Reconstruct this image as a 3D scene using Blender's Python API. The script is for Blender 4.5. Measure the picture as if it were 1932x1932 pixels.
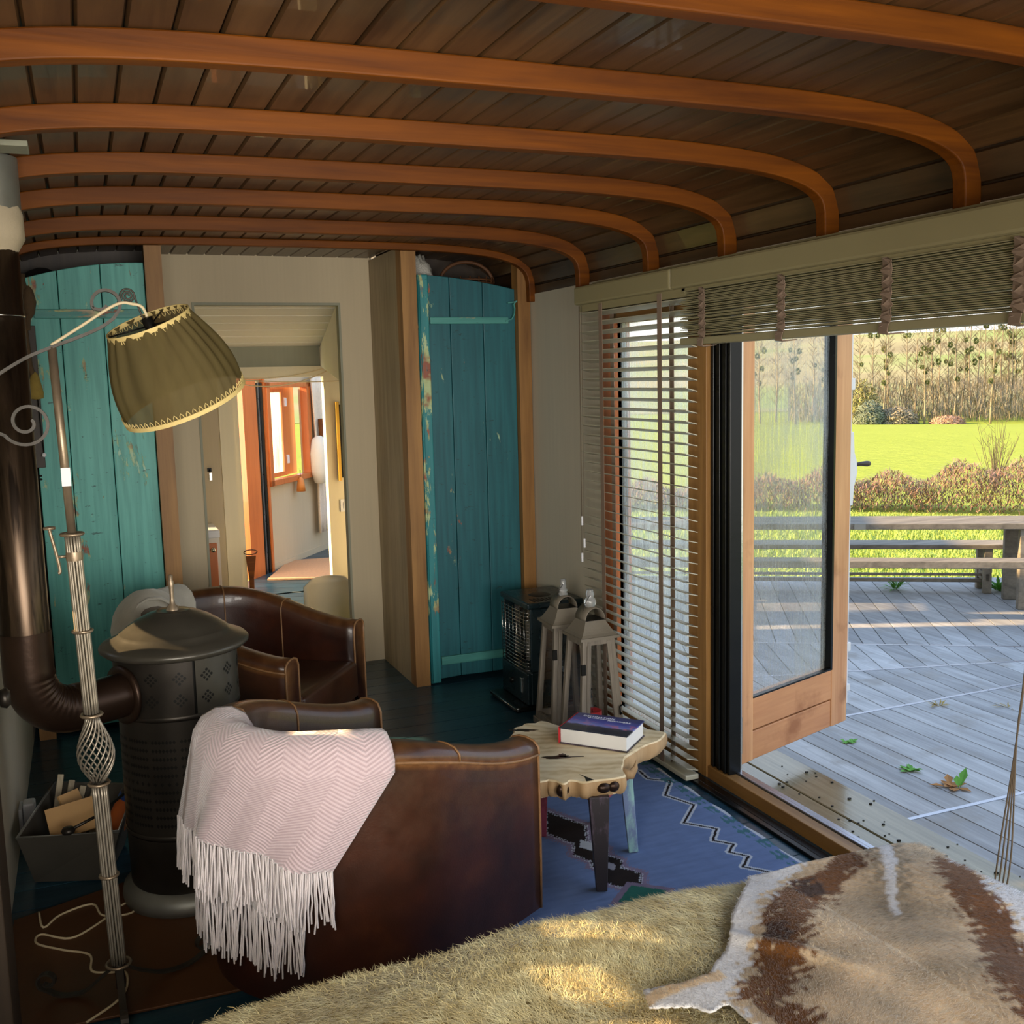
import bpy, bmesh, math, random
import numpy as np
from mathutils import Vector, Matrix, Euler
from math import pi, sin, cos, radians as R
for _o in list(bpy.data.objects): bpy.data.objects.remove(_o)
random.seed(7); rng = np.random.default_rng(11)
SC = bpy.context.scene; COL = SC.collection
# ------------------------------------------------------------------ camera
cam_d = bpy.data.cameras.new('camera'); cam = bpy.data.objects.new('camera', cam_d); COL.objects.link(cam)
PITCH, ROLL, YAW = .129311, -.0250807, .386764
_f = Vector((sin(YAW)*cos(PITCH), cos(YAW)*cos(PITCH), -sin(PITCH))); _r = Vector((cos(YAW), -sin(YAW), 0)); _u = _r.cross(_f)
_r2 = cos(ROLL)*_r + sin(ROLL)*_u; _u2 = -sin(ROLL)*_r + cos(ROLL)*_u
cam.matrix_world = Matrix(((_r2.x, _u2.x, -_f.x, 0), (_r2.y, _u2.y, -_f.y, 0), (_r2.z, _u2.z, -_f.z, 1.6), (0, 0, 0, 1)))
cam_d.sensor_width = 36; cam_d.lens = 36*1969.9/1932; cam_d.clip_start = .02; cam_d.clip_end = 3000
SC.camera = cam
# ------------------------------------------------------------------ world, sun, added fill lamps, exposure
W = bpy.data.worlds.new('world'); SC.world = W; W.use_nodes = True
_n = W.node_tree.nodes; _l = W.node_tree.links; _n.clear()
_tc = _n.new('ShaderNodeTexCoord'); _sx = _n.new('ShaderNodeSeparateXYZ'); _rp = _n.new('ShaderNodeValToRGB'); _bg = _n.new('ShaderNodeBackground'); _wo = _n.new('ShaderNodeOutputWorld')
_l.new(_tc.outputs['Generated'], _sx.inputs[0]); _l.new(_sx.outputs['Z'], _rp.inputs[0]); _l.new(_rp.outputs[0], _bg.inputs[0]); _l.new(_bg.outputs[0], _wo.inputs[0])
_e = _rp.color_ramp.elements; _e[0].position = 0; _e[0].color = (1.0, .97, .90, 1); _e[1].position = .75; _e[1].color = (.42, .62, 1.0, 1)
_e2 = _rp.color_ramp.elements.new(.22); _e2.color = (.82, .91, 1.0, 1)
_bg.inputs[1].default_value = 1.5
SUN_T = .364
_sd = Vector((.912, -.41, -SUN_T)).normalized()
sun_d = bpy.data.lights.new('sun', 'SUN'); sun = bpy.data.objects.new('sun', sun_d); COL.objects.link(sun)
sun.rotation_euler = _sd.to_track_quat('-Z', 'Y').to_euler(); sun_d.energy = 15; sun_d.color = (1, .70, .36); sun_d.angle = R(.7)
def area(name, loc, to, sx, sy, power, color, spread=180):
    d = bpy.data.lights.new(name, 'AREA'); d.shape = 'RECTANGLE'; d.size = sx; d.size_y = sy; d.energy = power; d.color = color; d.spread = R(spread)
    o = bpy.data.objects.new(name, d); COL.objects.link(o); o.location = loc
    o.rotation_euler = (Vector(to)-Vector(loc)).to_track_quat('-Z', 'Y').to_euler(); return o
area('fill_back', (.95, -1.55, 1.35), (1.2, 4, 1.3), 1.7, 1.2, 48, (1, .95, .87), 130)  # added fill lamp behind the camera, far stronger than the sky
area('fill_left', (-.42, .5, 1.45), (1.3, 5.0, 1.3), .9, .75, 13, (1, .94, .84), 75)  # added fill lamp out of view on the left, brightens the rear panels
area('fill_far_room', (.35, 7.4, 1.2), (2.2, 8.3, .9), .8, 1.2, 24, (1, .86, .68))  # added fill lamp brightening the far room
SC.view_settings.view_transform = 'Standard'; SC.view_settings.look = 'None'; SC.view_settings.gamma = 1; SC.view_settings.use_curve_mapping = False
SC.view_settings.exposure = 0.2
SC.cycles.max_bounces = 8; SC.cycles.transparent_max_bounces = 24; SC.cycles.sample_clamp_indirect = 6; SC.cycles.caustics_reflective = False; SC.cycles.caustics_refractive = False
# ------------------------------------------------------------------ material helpers
def lin(c):
    if isinstance(c, str):
        c = [int(c[i:i+2], 16)/255 for i in (0, 2, 4)]; c = [x/12.92 if x <= .04045 else ((x+.055)/1.055)**2.4 for x in c]
    return (c[0], c[1], c[2], 1)
class NT:
    def __init__(s, name):
        s.m = bpy.data.materials.new(name); s.m.use_nodes = True; s.t = s.m.node_tree; s.t.nodes.clear()
        s.out = s.n('ShaderNodeOutputMaterial')
    def n(s, t, **k):
        o = s.t.nodes.new(t)
        for a, v in k.items(): setattr(o, a, v)
        return o
    def lk(s, a, b): s.t.links.new(a, b)
    def put(s, sock, v):
        if isinstance(v, bpy.types.NodeSocket): s.lk(v, sock)
        elif isinstance(v, (tuple, list)) and len(v) == 4 and sock.type == 'VECTOR': sock.default_value = v[:3]
        else: sock.default_value = v
    def vec(s, scale=(1, 1, 1), rot=(0, 0, 0), coord='Object', loc=(0, 0, 0)):
        tc = s.n('ShaderNodeTexCoord'); mp = s.n('ShaderNodeMapping'); mp.inputs['Scale'].default_value = scale; mp.inputs['Rotation'].default_value = rot; mp.inputs['Location'].default_value = loc
        s.lk(tc.outputs[coord], mp.inputs[0]); return mp.outputs[0]
    def noise(s, vec, scale=5, detail=5, rough=.55, dist=0):
        o = s.n('ShaderNodeTexNoise'); s.lk(vec, o.inputs['Vector'])
        for k, v in (('Scale', scale), ('Detail', detail), ('Roughness', rough), ('Distortion', dist)): o.inputs[k].default_value = v
        return o.outputs[0]
    def wave(s, vec, scale=5, dist=2, detail=2, dscale=1, dir='X', prof='SIN', rings=False):
        o = s.n('ShaderNodeTexWave', wave_profile=prof)
        if rings: o.wave_type = 'RINGS'; o.rings_direction = dir
        else: o.bands_direction = dir
        s.lk(vec, o.inputs[0]); o.inputs['Scale'].default_value = scale; o.inputs['Distortion'].default_value = dist; o.inputs['Detail'].default_value = detail; o.inputs['Detail Scale'].default_value = dscale
        return o.outputs['Fac']
    def ramp(s, f, *st, interp='LINEAR'):
        o = s.n('ShaderNodeValToRGB'); s.lk(f, o.inputs[0]); cr = o.color_ramp; cr.interpolation = interp
        while len(cr.elements) < len(st): cr.elements.new(.5)
        for e, (p, c) in zip(cr.elements, st): e.position = p; e.color = lin(c) if not isinstance(c, (int, float)) else (c, c, c, 1)
        return o.outputs[0]
    def mix(s, f, a, b, bt='MIX'):
        o = s.n('ShaderNodeMix', data_type='RGBA', blend_type=bt); s.put(o.inputs[0], f); s.put(o.inputs[6], a if isinstance(a, bpy.types.NodeSocket) else lin(a)); s.put(o.inputs[7], b if isinstance(b, bpy.types.NodeSocket) else lin(b)); return o.outputs[2]
    def math(s, op, a, b=0.0, c=0.0):
        o = s.n('ShaderNodeMath', operation=op); s.put(o.inputs[0], a); s.put(o.inputs[1], b); s.put(o.inputs[2], c); return o.outputs[0]
    def attr(s, name): o = s.n('ShaderNodeAttribute', attribute_name=name); return o.outputs
    def bump(s, h, st=.3, d=.01):
        o = s.n('ShaderNodeBump'); s.put(o.inputs['Height'], h); o.inputs['Strength'].default_value = st; o.inputs['Distance'].default_value = d; return o.outputs[0]
    def pbr(s, col, rough=.6, metal=0, bump=None, coat=0, spec=.5, sheen=0, alpha=None, trans=0, **kw):
        p = s.n('ShaderNodeBsdfPrincipled'); s.put(p.inputs['Base Color'], col if isinstance(col, bpy.types.NodeSocket) else lin(col))
        s.put(p.inputs['Roughness'], rough); p.inputs['Metallic'].default_value = metal; p.inputs['Coat Weight'].default_value = coat; p.inputs['Specular IOR Level'].default_value = spec
        p.inputs['Sheen Weight'].default_value = sheen; p.inputs['Transmission Weight'].default_value = trans
        if bump is not None: s.lk(bump, p.inputs['Normal'])
        if alpha is not None: s.put(p.inputs['Alpha'], alpha)
        s.lk(p.outputs[0], s.out.inputs[0]); s.p = p; return s.m
def plain(name, c, rough=.6, metal=0, var=.12, scale=8, bump=.1, coat=0, spec=.5, sheen=0, bd=.003):
    t = NT(name); v = t.vec(); n = t.noise(v, scale, 6); c0 = lin(c)
    col = t.mix(n, tuple(x*(1-var) for x in c0[:3]), tuple(min(1, x*(1+var)) for x in c0[:3]))
    rg = t.math('MULTIPLY_ADD', n, .2, rough-.1)
    return t.pbr(col, rg, metal, t.bump(t.noise(v, scale*6, 3), bump, bd), coat, spec, sheen)
def wood(name, dark, light, ax='y', k=1.0, rough=.5, bump=.25, coat=0, var=.35, stain=None, streak=14, spec=.5):
    t = NT(name); s = {'x': (.06, 1, 1), 'y': (1, .06, 1), 'z': (1, 1, .06)}[ax]
    v = t.vec(tuple(a*k for a in s)); g = t.noise(v, streak, 7, .62, .6); g2 = t.noise(v, streak*5, 3, .5)
    col = t.ramp(t.math('MULTIPLY_ADD', g2, .25, t.math('MULTIPLY', g, .85)), (.3, dark), (.72, light))
    at = t.attr('rnd')['Fac']; col = t.mix(var, col, t.mix(at, (.35, .35, .35), (1, 1, 1)), 'MULTIPLY')
    big = t.noise(t.vec((2, 2, 2)), 1.3, 3); col = t.mix(.35, col, t.ramp(big, (.3, .55), (.7, 1.0)), 'MULTIPLY')
    if stain: col = t.mix(t.ramp(t.noise(t.vec(), 4, 5), (.56, 0.), (.7, .75)), col, stain)
    return t.pbr(col, rough, 0, t.bump(t.math('ADD', g, t.math('MULTIPLY', g2, .5)), bump, .004), coat, spec)
MATS = {}
# ------------------------------------------------------------------ mesh helpers
def wm(o):
    m = Matrix.Translation(o.location) @ o.rotation_euler.to_matrix().to_4x4()
    return wm(o.parent) @ m if o.parent else m
def tag(o, label=None, cat=None, group=None, kind=None):
    for k, v in (('label', label), ('category', cat), ('group', group), ('kind', kind)):
        if v: o[k] = v
    return o
def thing(name, label, cat, loc=(0, 0, 0), rz=0, group=None):
    o = bpy.data.objects.new(name, None); COL.objects.link(o); o.location = loc; o.rotation_euler = (0, 0, rz); o.empty_display_size = .05
    return tag(o, label, cat, group)
class MB:
    def __init__(s): s.v = []; s.f = []; s.r = []; s.c = None; s.sm = []
    def add(s, vs, fs, rnd=None, smooth=False):
        b = len(s.v); s.v += [tuple(x) for x in vs]; s.f += [tuple(i+b for i in f) for f in fs]
        rnd = random.random() if rnd is None else rnd; s.r += [rnd]*len(vs); s.sm += [smooth]*len(fs); return s
    def box(s, a, b, M=None, rnd=None):
        vs = [Vector((x, y, z)) for z in (a[2], b[2]) for y in (a[1], b[1]) for x in (a[0], b[0])]
        if M is not None: vs = [M @ v for v in vs]
        return s.add(vs, [(0, 2, 3, 1), (4, 5, 7, 6), (0, 1, 5, 4), (2, 6, 7, 3), (0, 4, 6, 2), (1, 3, 7, 5)], rnd)
    def bar(s, p, q, w, h, up=(0, 0, 1), w2=None, h2=None, rnd=None):
        p, q = Vector(p), Vector(q); d = (q-p).normalized(); u = Vector(up); sd = d.cross(u).normalized(); u = sd.cross(d)
        w2 = w if w2 is None else w2; h2 = h if h2 is None else h2
        vs = [c + sd*x*ww/2 + u*y*hh/2 for c, ww, hh in ((p, w, h), (q, w2, h2)) for x, y in ((-1, -1), (1, -1), (1, 1), (-1, 1))]
        return s.add(vs, [(0, 1, 2, 3), (7, 6, 5, 4), (0, 4, 5, 1), (1, 5, 6, 2), (2, 6, 7, 3), (3, 7, 4, 0)], rnd)
    def tube(s, pts, r, n=8, closed=False, cap=True, flat=None, rnd=None):
        pts = [Vector(p) for p in pts]; m = len(pts); rs = r if isinstance(r, (list, tuple)) else [r]*m; vs = []; prev = None
        for i, p in enumerate(pts):
            d = (pts[(i+1) % m]-pts[i-1]) if closed else (pts[min(i+1, m-1)]-pts[max(i-1, 0)])
            d.normalize()
            if prev is None:
                a = Vector((0, 0, 1)) if abs(d.z) < .9 else Vector((1, 0, 0)); x = d.cross(a).normalized()
            else: x = (prev - d*prev.dot(d)).normalized()
            prev = x; y = d.cross(x)
            for k in range(n):
                t = 2*pi*k/n; vs.append(p + (x*cos(t)*(flat[0] if flat else 1) + y*sin(t)*(flat[1] if flat else 1))*rs[i])
        fs = []
        for i in range(m if closed else m-1):
            for k in range(n): fs.append((i*n+k, i*n+(k+1) % n, ((i+1) % m)*n+(k+1) % n, ((i+1) % m)*n+k))
        if cap and not closed: fs += [tuple(range(n))[::-1], tuple((m-1)*n+k for k in range(n))]
        return s.add(vs, fs, rnd, True)
    def ribbon(s, pts, w, t, up):   # flat strip: width w along up, thickness t
        pts = [Vector(p) for p in pts]; up = Vector(up); vs = []; m = len(pts)
        for i, p in enumerate(pts):
            d = (pts[min(i+1, m-1)]-pts[max(i-1, 0)]).normalized(); u = (up - d*up.dot(d)).normalized(); sd = d.cross(u)
            vs += [p+u*w/2+sd*t/2, p+u*w/2-sd*t/2, p-u*w/2-sd*t/2, p-u*w/2+sd*t/2]
        fs = [(i*4+k, i*4+(k+1) % 4, i*4+4+(k+1) % 4, i*4+4+k) for i in range(m-1) for k in range(4)] + [(3, 2, 1, 0), tuple((m-1)*4+k for k in range(4))]
        return s.add(vs, fs)
    def lathe(s, prof, c=(0, 0, 0), n=32, axis='z', wob=None, rnd=None, a0=0, a1=2*pi):
        full = abs(a1-a0-2*pi) < 1e-6; k = n if full else n+1; vs = []; c = Vector(c)
        for r, z in prof:
            for i in range(k):
                t = a0+(a1-a0)*i/n; rr = r*(wob(t, z) if wob else 1)
                p = Vector((rr*cos(t), rr*sin(t), z)); p = {'z': p, 'x': Vector((p.z, p.x, p.y)), 'y': Vector((p.x, p.z, p.y))}[axis]; vs.append(c+p)
        fs = [(j*k+i, j*k+(i+1) % k, (j+1)*k+(i+1) % k, (j+1)*k+i) for j in range(len(prof)-1) for i in range(n if full else n)]
        return s.add(vs, fs, rnd, True)
    def prism(s, poly, z0, z1, M=None, top=None, rnd=None):
        n = len(poly); tp = top or poly
        vs = [Vector((x, y, z0)) for x, y in poly]+[Vector((x, y, z1)) for x, y in tp]
        if M is not None: vs = [M @ v for v in vs]
        return s.add(vs, [tuple(range(n))[::-1], tuple(range(n, 2*n))]+[(i, (i+1) % n, n+(i+1) % n, n+i) for i in range(n)], rnd)
    def grid(s, P, wrap=False, smooth=True, rnd=0.5):   # P: rows x cols of points
        a, b = len(P), len(P[0]); vs = [p for row in P for p in row]
        fs = [(i*b+j, i*b+(j+1) % b, (i+1)*b+(j+1) % b, (i+1)*b+j) for i in range(a-1) for j in range(b if wrap else b-1)]
        return s.add(vs, fs, rnd, smooth)
    def build(s, name, mat, parent=None, world=True, bevel=0, solid=0, recalc=True, smooth=None, subsurf=0, cols=None, cname='col', seg=2):
        me = bpy.data.meshes.new(name); V = s.v
        if parent is not None and world:
            im = wm(parent).inverted(); V = [tuple(im @ Vector(v)) for v in V]
        me.from_pydata(V, [], s.f)
        if recalc and len(s.f) < 60000:
            bm = bmesh.new(); bm.from_mesh(me); bmesh.ops.recalc_face_normals(bm, faces=bm.faces); bm.to_mesh(me); bm.free()
        a = me.attributes.new('rnd', 'FLOAT', 'POINT'); a.data.foreach_set('value', np.array(s.r, np.float32))
        if cols is not None:
            c = me.attributes.new(cname, 'FLOAT_COLOR', 'POINT'); c.data.foreach_set('color', np.asarray(cols, np.float32).ravel())
        sm = s.sm if smooth is None else [smooth]*len(s.f)
        me.polygons.foreach_set('use_smooth', sm)
        me.materials.append(mat if not isinstance(mat, str) else MATS[mat]); me.update()
        o = bpy.data.objects.new(name, me); COL.objects.link(o)
        if parent is not None: o.parent = parent
        if solid: md = o.modifiers.new('solidify', 'SOLIDIFY'); md.thickness = solid; md.offset = 0
        if subsurf: md = o.modifiers.new('subsurf', 'SUBSURF'); md.levels = md.render_levels = subsurf
        if bevel: md = o.modifiers.new('bevel', 'BEVEL'); md.width = bevel; md.segments = seg; md.limit_method = 'ANGLE'; md.angle_limit = R(40)
        return o
def struct(name, mb, mat, label=None, **k):
    o = mb.build(name, mat, **k); o['kind'] = 'structure'
    if label: o['label'] = label
    return o
def copy_tree(o, parent=None):
    c = o.copy(); COL.objects.link(c); c.parent = parent
    for ch in list(o.children): copy_tree(ch, c)
    return c
def blades(P, N, L, W, comb, cols, jit=.35, lift=.5, bend=.5, seed=1):
    """tapered hair blades rooted at P: returns verts, faces, colours"""
    g = np.random.default_rng(seed); n = len(P); L = L*(1+g.uniform(-.35, .35, n))[:, None]
    d = comb + g.normal(0, jit, (n, 3)); d -= (d*N).sum(1, keepdims=True)*N; d /= np.linalg.norm(d, axis=1, keepdims=True)+1e-9
    sd = np.cross(d, N); w = W*(.7+.6*g.random(n))[:, None]
    m = P + (N*lift + d*(1-lift)*.6)*L*.55; tip = P + (N*lift*(1-bend*.5) + d*(1-lift*.4))*L
    V = np.stack([P-sd*w/2, P+sd*w/2, m+sd*w*.35, m-sd*w*.35, tip], 1).reshape(-1, 3)
    b = np.arange(n)[:, None]*5
    q = np.concatenate([b, b+1, b+2, b+3], 1); t = np.concatenate([b+3, b+2, b+4], 1)
    return V, q, t, np.repeat(cols, 5, 0)
def blade_mesh(name, V, q, t, C, mat, parent=None):
    me = bpy.data.meshes.new(name)
    if parent is not None:
        M = np.array(wm(parent).inverted()); V = V @ M[:3, :3].T + M[:3, 3]
    nv, nq, nt = len(V), len(q), len(t); me.vertices.add(nv); me.vertices.foreach_set('co', V.astype(np.float32).ravel())
    me.loops.add(nq*4+nt*3); me.loops.foreach_set('vertex_index', np.concatenate([q.ravel(), t.ravel()]).astype(np.int32))
    me.polygons.add(nq+nt); ls = np.concatenate([np.arange(nq)*4, nq*4+np.arange(nt)*3]); me.polygons.foreach_set('loop_start', ls.astype(np.int32))
    me.update(calc_edges=True); me.polygons.foreach_set('use_smooth', np.ones(nq+nt, bool))
    c = me.attributes.new('col', 'FLOAT_COLOR', 'POINT'); c.data.foreach_set('color', np.concatenate([C, np.ones((nv, 1))], 1).astype(np.float32).ravel())
    me.materials.append(MATS[mat]); me.validate(); o = bpy.data.objects.new(name, me); COL.objects.link(o)
    if parent is not None: o.parent = parent
    return o
def arch_z(x, b=.283, base=1.98, c=.95, w=1.265, n=4.6):
    u = min(1, abs((x-c)/w)); return base + b*(1-u**n)**(1/n)
def arch_pts(off=0.0, n=60):   # points along the arch from left foot to right foot, moved inwards by off
    out = []
    for i in range(n+1):
        th = pi*i/n; u = -math.copysign(abs(cos(th))**(2/4.6), cos(th)); x = .95+1.265*u; z = 1.98+.283*abs(sin(th))**(2/4.6)
        out.append(Vector((x, 0, z)))
    res = []
    for i, p in enumerate(out):
        t = (out[min(i+1, n)]-out[max(i-1, 0)]).normalized(); nrm = Vector((t.z, 0, -t.x)); res.append(p+nrm*off)
    return res
def resample(pts, step):
    d = [0]
    for a, b in zip(pts, pts[1:]): d.append(d[-1]+(b-a).length)
    out = []; L = d[-1]; k = max(2, round(L/step)); j = 0
    for i in range(k+1):
        s = L*i/k
        while j < len(d)-2 and d[j+1] < s: j += 1
        out.append(pts[j].lerp(pts[j+1], (s-d[j])/max(1e-9, d[j+1]-d[j])))
    return out
# ------------------------------------------------------------------ materials
A = MATS
A['ceil'] = wood('ceiling_planks', '33210f', '6e5030', 'y', 1, .42, .25, .15, .45)
A['rib'] = wood('orange_rib_wood', '4a2204', '884a06', 'x', 1, .55, .2, .0, .25, spec=.25)
A['oak'] = wood('oak_timber', '80562a', 'bb8a4c', 'z', 1, .55, .25, 0, .3)
A['oak_y'] = wood('oak_timber_long', '80562a', 'b98849', 'y', 1, .5, .25, 0, .3)
A['doorwood'] = wood('hardwood_door', 'b4764a', 'dca674', 'z', 1, .45, .2, .15, .3, '7d4a26')
A['doorwood_h'] = wood('hardwood_door_rail', 'b4744a', 'd89c68', 'x', 1, .45, .2, .15, .3, '8a5128')
A['orange'] = wood('orange_varnished_wood', 'c0642a', 'dd8040', 'z', 1, .4, .15, .2, .2)
A['deck'] = wood('grey_decking', '8e8b86', 'c9c6c0', 'y', 1, .68, .35, 0, .55, '8b8479')
A['deckwet'] = wood('wet_boards', '5c5436', 'a39a78', 'y', 1, .2, .3, .2, .3)
A['grey_timber'] = wood('weathered_timber', '5f574b', '988e7c', 'x', 1, .75, .3, 0, .3)
A['boarding'] = wood('unpainted_boards', '9c8c70', 'c8b898', 'z', 1, .65, .2, 0, .35)
A['darkwood'] = wood('dark_wood', '231811', '40301f', 'z', 1, .5, .2, 0, .3)
A['floor'] = wood('blue_painted_boards', '12303f', '2c5261', 'x', 1, .34, .3, .1, .45, '1a3240')
A['teal'] = None
def paint_worn(name, c1, c2, chip, ax='z', thr=.60, rough=.5):
    t = NT(name); v = t.vec({'z': (1, 1, .25), 'x': (.25, 1, 1)}[ax]); n = t.noise(v, 3, 6); col = t.mix(n, c1, c2)
    gr = t.noise(t.vec({'z': (1, 1, .05), 'x': (.05, 1, 1)}[ax]), 45, 4); col = t.mix(t.ramp(gr, (.35, .55), (.6, 0.)), col, tuple(x*.7 for x in lin(c1)[:3]))
    m1 = t.noise(t.vec({'z': (1, 1, .3), 'x': (.3, 1, 1)}[ax]), 7, 9, .72, .4); msk = t.ramp(m1, (thr, 0.), (thr+.025, 1.))
    chipc = t.ramp(t.noise(t.vec(), 9, 3), (.4, chip), (.52, 'b6c48e'), (.62, '9a5a44'))
    dark = t.ramp(t.noise(t.vec((1, 1, 2.5)), 16, 5, .7), (.64, 0.), (.67, .7))
    col = t.mix(dark, t.mix(msk, col, chipc), '1f3c3c')
    return t.pbr(col, rough, 0, t.bump(t.math('ADD', t.math('MULTIPLY', gr, .5), t.math('MULTIPLY', msk, -1.)), .35, .003))
A['teal'] = paint_worn('worn_turquoise_paint_lit', '4ba39c', '78cabd', 'a9d3bd', thr=.595)  # left door paint lightened to carry the light falling on it
A['teal_d'] = paint_worn('worn_deep_teal_paint', '185763', '27727a', '8fc0a8', thr=.625)
A['teal_strap'] = paint_worn('worn_teal_batten', '3c8a88', '5ea69b', 'b9a68a', 'x', .54)
A['teal_edge'] = paint_worn('worn_teal_post', '2a7f88', '3f9a9c', 'c3d6a8', 'z', .56)
def ply(name, c, var=.1):
    t = NT(name); v = t.vec((1, 1, .15)); n = t.noise(v, 3.5, 5); n2 = t.noise(t.vec((1, 1, .03)), 60, 3)
    c0 = lin(c)[:3]; col = t.mix(t.math('MULTIPLY_ADD', n2, .4, t.math('MULTIPLY', n, .6)), tuple(x*(1-2*var) for x in c0), tuple(min(1, x*(1+var)) for x in c0))
    return t.pbr(col, .75, 0, t.bump(n2, .12, .002))
A['wall'] = ply('grey_washed_panel', 'cbbb9c'); A['wall_l'] = ply('pale_plaster_panel', 'd3c9b4'); A['cream'] = ply('cream_painted_board', 'e0d6ba', .05); A['greypaint'] = ply('grey_green_paint', '9a9a86')
A['whiteboard'] = ply('whitewashed_boards', 'e8e5da', .05)
t = NT('brown_leather'); v = t.vec(); n = t.noise(v, 5, 6, .6); cr = t.noise(v, 22, 5)
worn = t.attr('rnd')['Fac']
c = t.ramp(n, (.3, '1e0d08'), (.6, '38190d'), (.8, '502a15')); c = t.mix(t.math('MULTIPLY', worn, t.ramp(cr, (.3, .35), (.7, 1.))), c, '9a6a3c')
vo = t.n('ShaderNodeTexVoronoi'); vo.inputs['Scale'].default_value = 220; t.lk(v, vo.inputs[0])
A['leather'] = t.pbr(c, t.math('MULTIPLY_ADD', cr, .2, .26), 0, t.bump(t.math('ADD', t.math('MULTIPLY', vo.outputs[0], .3), cr), .12, .004), .15)
A['piping'] = plain('worn_leather_piping', '7d5a38', .5, var=.4, scale=40)
t = NT('black_iron'); v = t.vec(); n = t.noise(v, 7, 6); r_ = t.ramp(t.noise(v, 3.3, 7, .7), (.56, 0.), (.72, .7)); c = t.mix(r_, t.mix(n, '24211e', '4a443d'), '4a2a18')
A['iron'] = t.pbr(c, t.math('MULTIPLY_ADD', n, .25, .28), .75, t.bump(n, .08, .003))
A['ironlid'] = plain('blackened_lid_iron', '48443c', .32, .35, .2, 12, .08)
t = NT('stained_flue_steel'); v = t.vec((3, 3, .35)); n = t.noise(v, 4, 7, .65, .5); st = t.ramp(t.noise(t.vec((6, 6, .5)), 5, 4), (.55, 0.), (.63, .8))
c = t.mix(st, t.ramp(n, (.3, '1d1713'), (.55, '5a4a3c'), (.75, '6e6052')), '17110d'); A['flue'] = t.pbr(c, t.math('MULTIPLY_ADD', n, .25, .2), .85, t.bump(n, .1, .003))
A['elbow'] = plain('rusty_elbow_iron', '3a2a20', .36, .7, .4, 9, .15)
A['galv'] = plain('galvanised_metal', '8f8e86', .5, .7, .22, 14, .1)
A['tubmetal'] = plain('shaded_zinc_trough', '5c574e', .6, .5, .25, 10, .1); A['rust'] = plain('rusty_steel_plate', '5e3a1e', .55, .25, .45, 3, .3)  # trough zinc darkened to carry the shade it stands in
A['putty'] = plain('beige_pipe_collar', 'b4a58c', .7, 0, .15, 20, .3)
A['brass'] = plain('aged_brass_steel', '9c8a74', .4, .7, .25, 30, .1); A['bars'] = plain('grey_metal_rods', 'a49a8a', .42, .65, .15, 30, .05); A['wroughtiron'] = plain('dark_wrought_iron', '38322a', .5, .3, .25, 25, .15)
A['darkmetal'] = plain('dark_hardware', '1b1a18', .45, .6); A['chrome'] = plain('chrome', 'd0d0cc', .18, 1, .05); A['whitemetal'] = plain('white_painted_metal', 'd4d4d2', .4, 0, .05, 20, .1)
A['blackalu'] = plain('black_aluminium', '121313', .3, .5, .1); A['alu'] = plain('aluminium_rail', 'a8adb8', .3, .9, .08, 30, .05)
A['heater'] = plain('dark_green_enamel', '17262a', .28, .3, .15, 12, .05); A['heater_in'] = plain('polished_reflector', 'b8bab8', .15, 1, .1); A['plasticwhite'] = plain('white_plastic', 'e2e2e6', .4, 0, .03)
A['blind'] = plain('taupe_painted_slat', '9c9472', .5, 0, .05, 30, .03); A['valance'] = plain('olive_grey_valance', '948a66', .5, 0, .06, 6, .03); A['tape'] = plain('mauve_ladder_tape', '8c7766', .85, 0, .1, 80, .3); A['cordmat'] = plain('brown_cord', '6f604e', .8)
A['slat_g'] = plain('grey_wood_slat', 'b9b49e', .42, 0, .05, 30, .03)
A['cream_cord'] = plain('cream_cable', 'd9c6a0', .6, 0, .08, 30); A['cardboard'] = plain('cardboard', 'c49a66', .8, 0, .06, 20); A['red'] = plain('red_candle_wax', 'c8323a', .5, 0, .08, 10)
A['kindling'] = wood('split_kindling', '8a7a62', 'cdbfa2', 'z', 1, .8, .4, 0, .4)
A['bottle'] = plain('dark_bottle', '2a1c18', .25, 0, .1); A['bluecap'] = plain('blue_band', '2a4fa0', .45); A['orange_label'] = plain('orange_label', 'c8662c', .55, 0, .15)
A['lantern'] = wood('grey_washed_lantern_wood', '665d52', '9c9182', 'z', 2, .65, .3, 0, .25); A['zinc'] = plain('dull_lantern_metal', '857c6e', .55, .35, .15, 20, .15)
A['plate'] = plain('book_pages', 'd8d6d2', .8, 0, .04, 50)
A['bark'] = wood('live_edge_bark', 'a07c50', 'c6a478', 'z', 1, .75, .5, 0, .3)
t = NT('slab_wood'); v = t.vec((1, 1, 1), loc=(-1.48, -3.03, 0)); w_ = t.wave(v, 7, 8, 3, 1.2, 'Z', rings=True); n = t.noise(v, 6, 6, .6, .8)
c = t.ramp(t.math('MULTIPLY_ADD', w_, .16, t.math('MULTIPLY', n, .85)), (.3, 'bca172'), (.5, 'dcc59a'), (.75, 'ead9b4')); A['slab'] = t.pbr(c, .5, 0, t.bump(n, .15, .004))
def legmat(name, c1, c2):
    t = NT(name); v = t.vec((1, 1, .4)); m = t.ramp(t.noise(v, 9, 8, .7), (.5, 0.), (.6, 1.)); return t.pbr(t.mix(m, c1, c2), .55, 0, t.bump(m, .2, .002))
A['leg_a'] = legmat('flaking_dark_leg_paint', '2c2528', '5a4a58'); A['leg_b'] = legmat('flaking_pink_leg_paint', '8a3a4c', '5c1f28'); A['leg_c'] = legmat('flaking_pale_blue_leg_paint', '9cc8c4', '7a8cb0')
A['knit'] = None
t = NT('pink_herringbone_wool'); tc = t.n('ShaderNodeUVMap'); sx = t.n('ShaderNodeSeparateXYZ'); t.lk(tc.outputs[0], sx.inputs[0])
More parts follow.
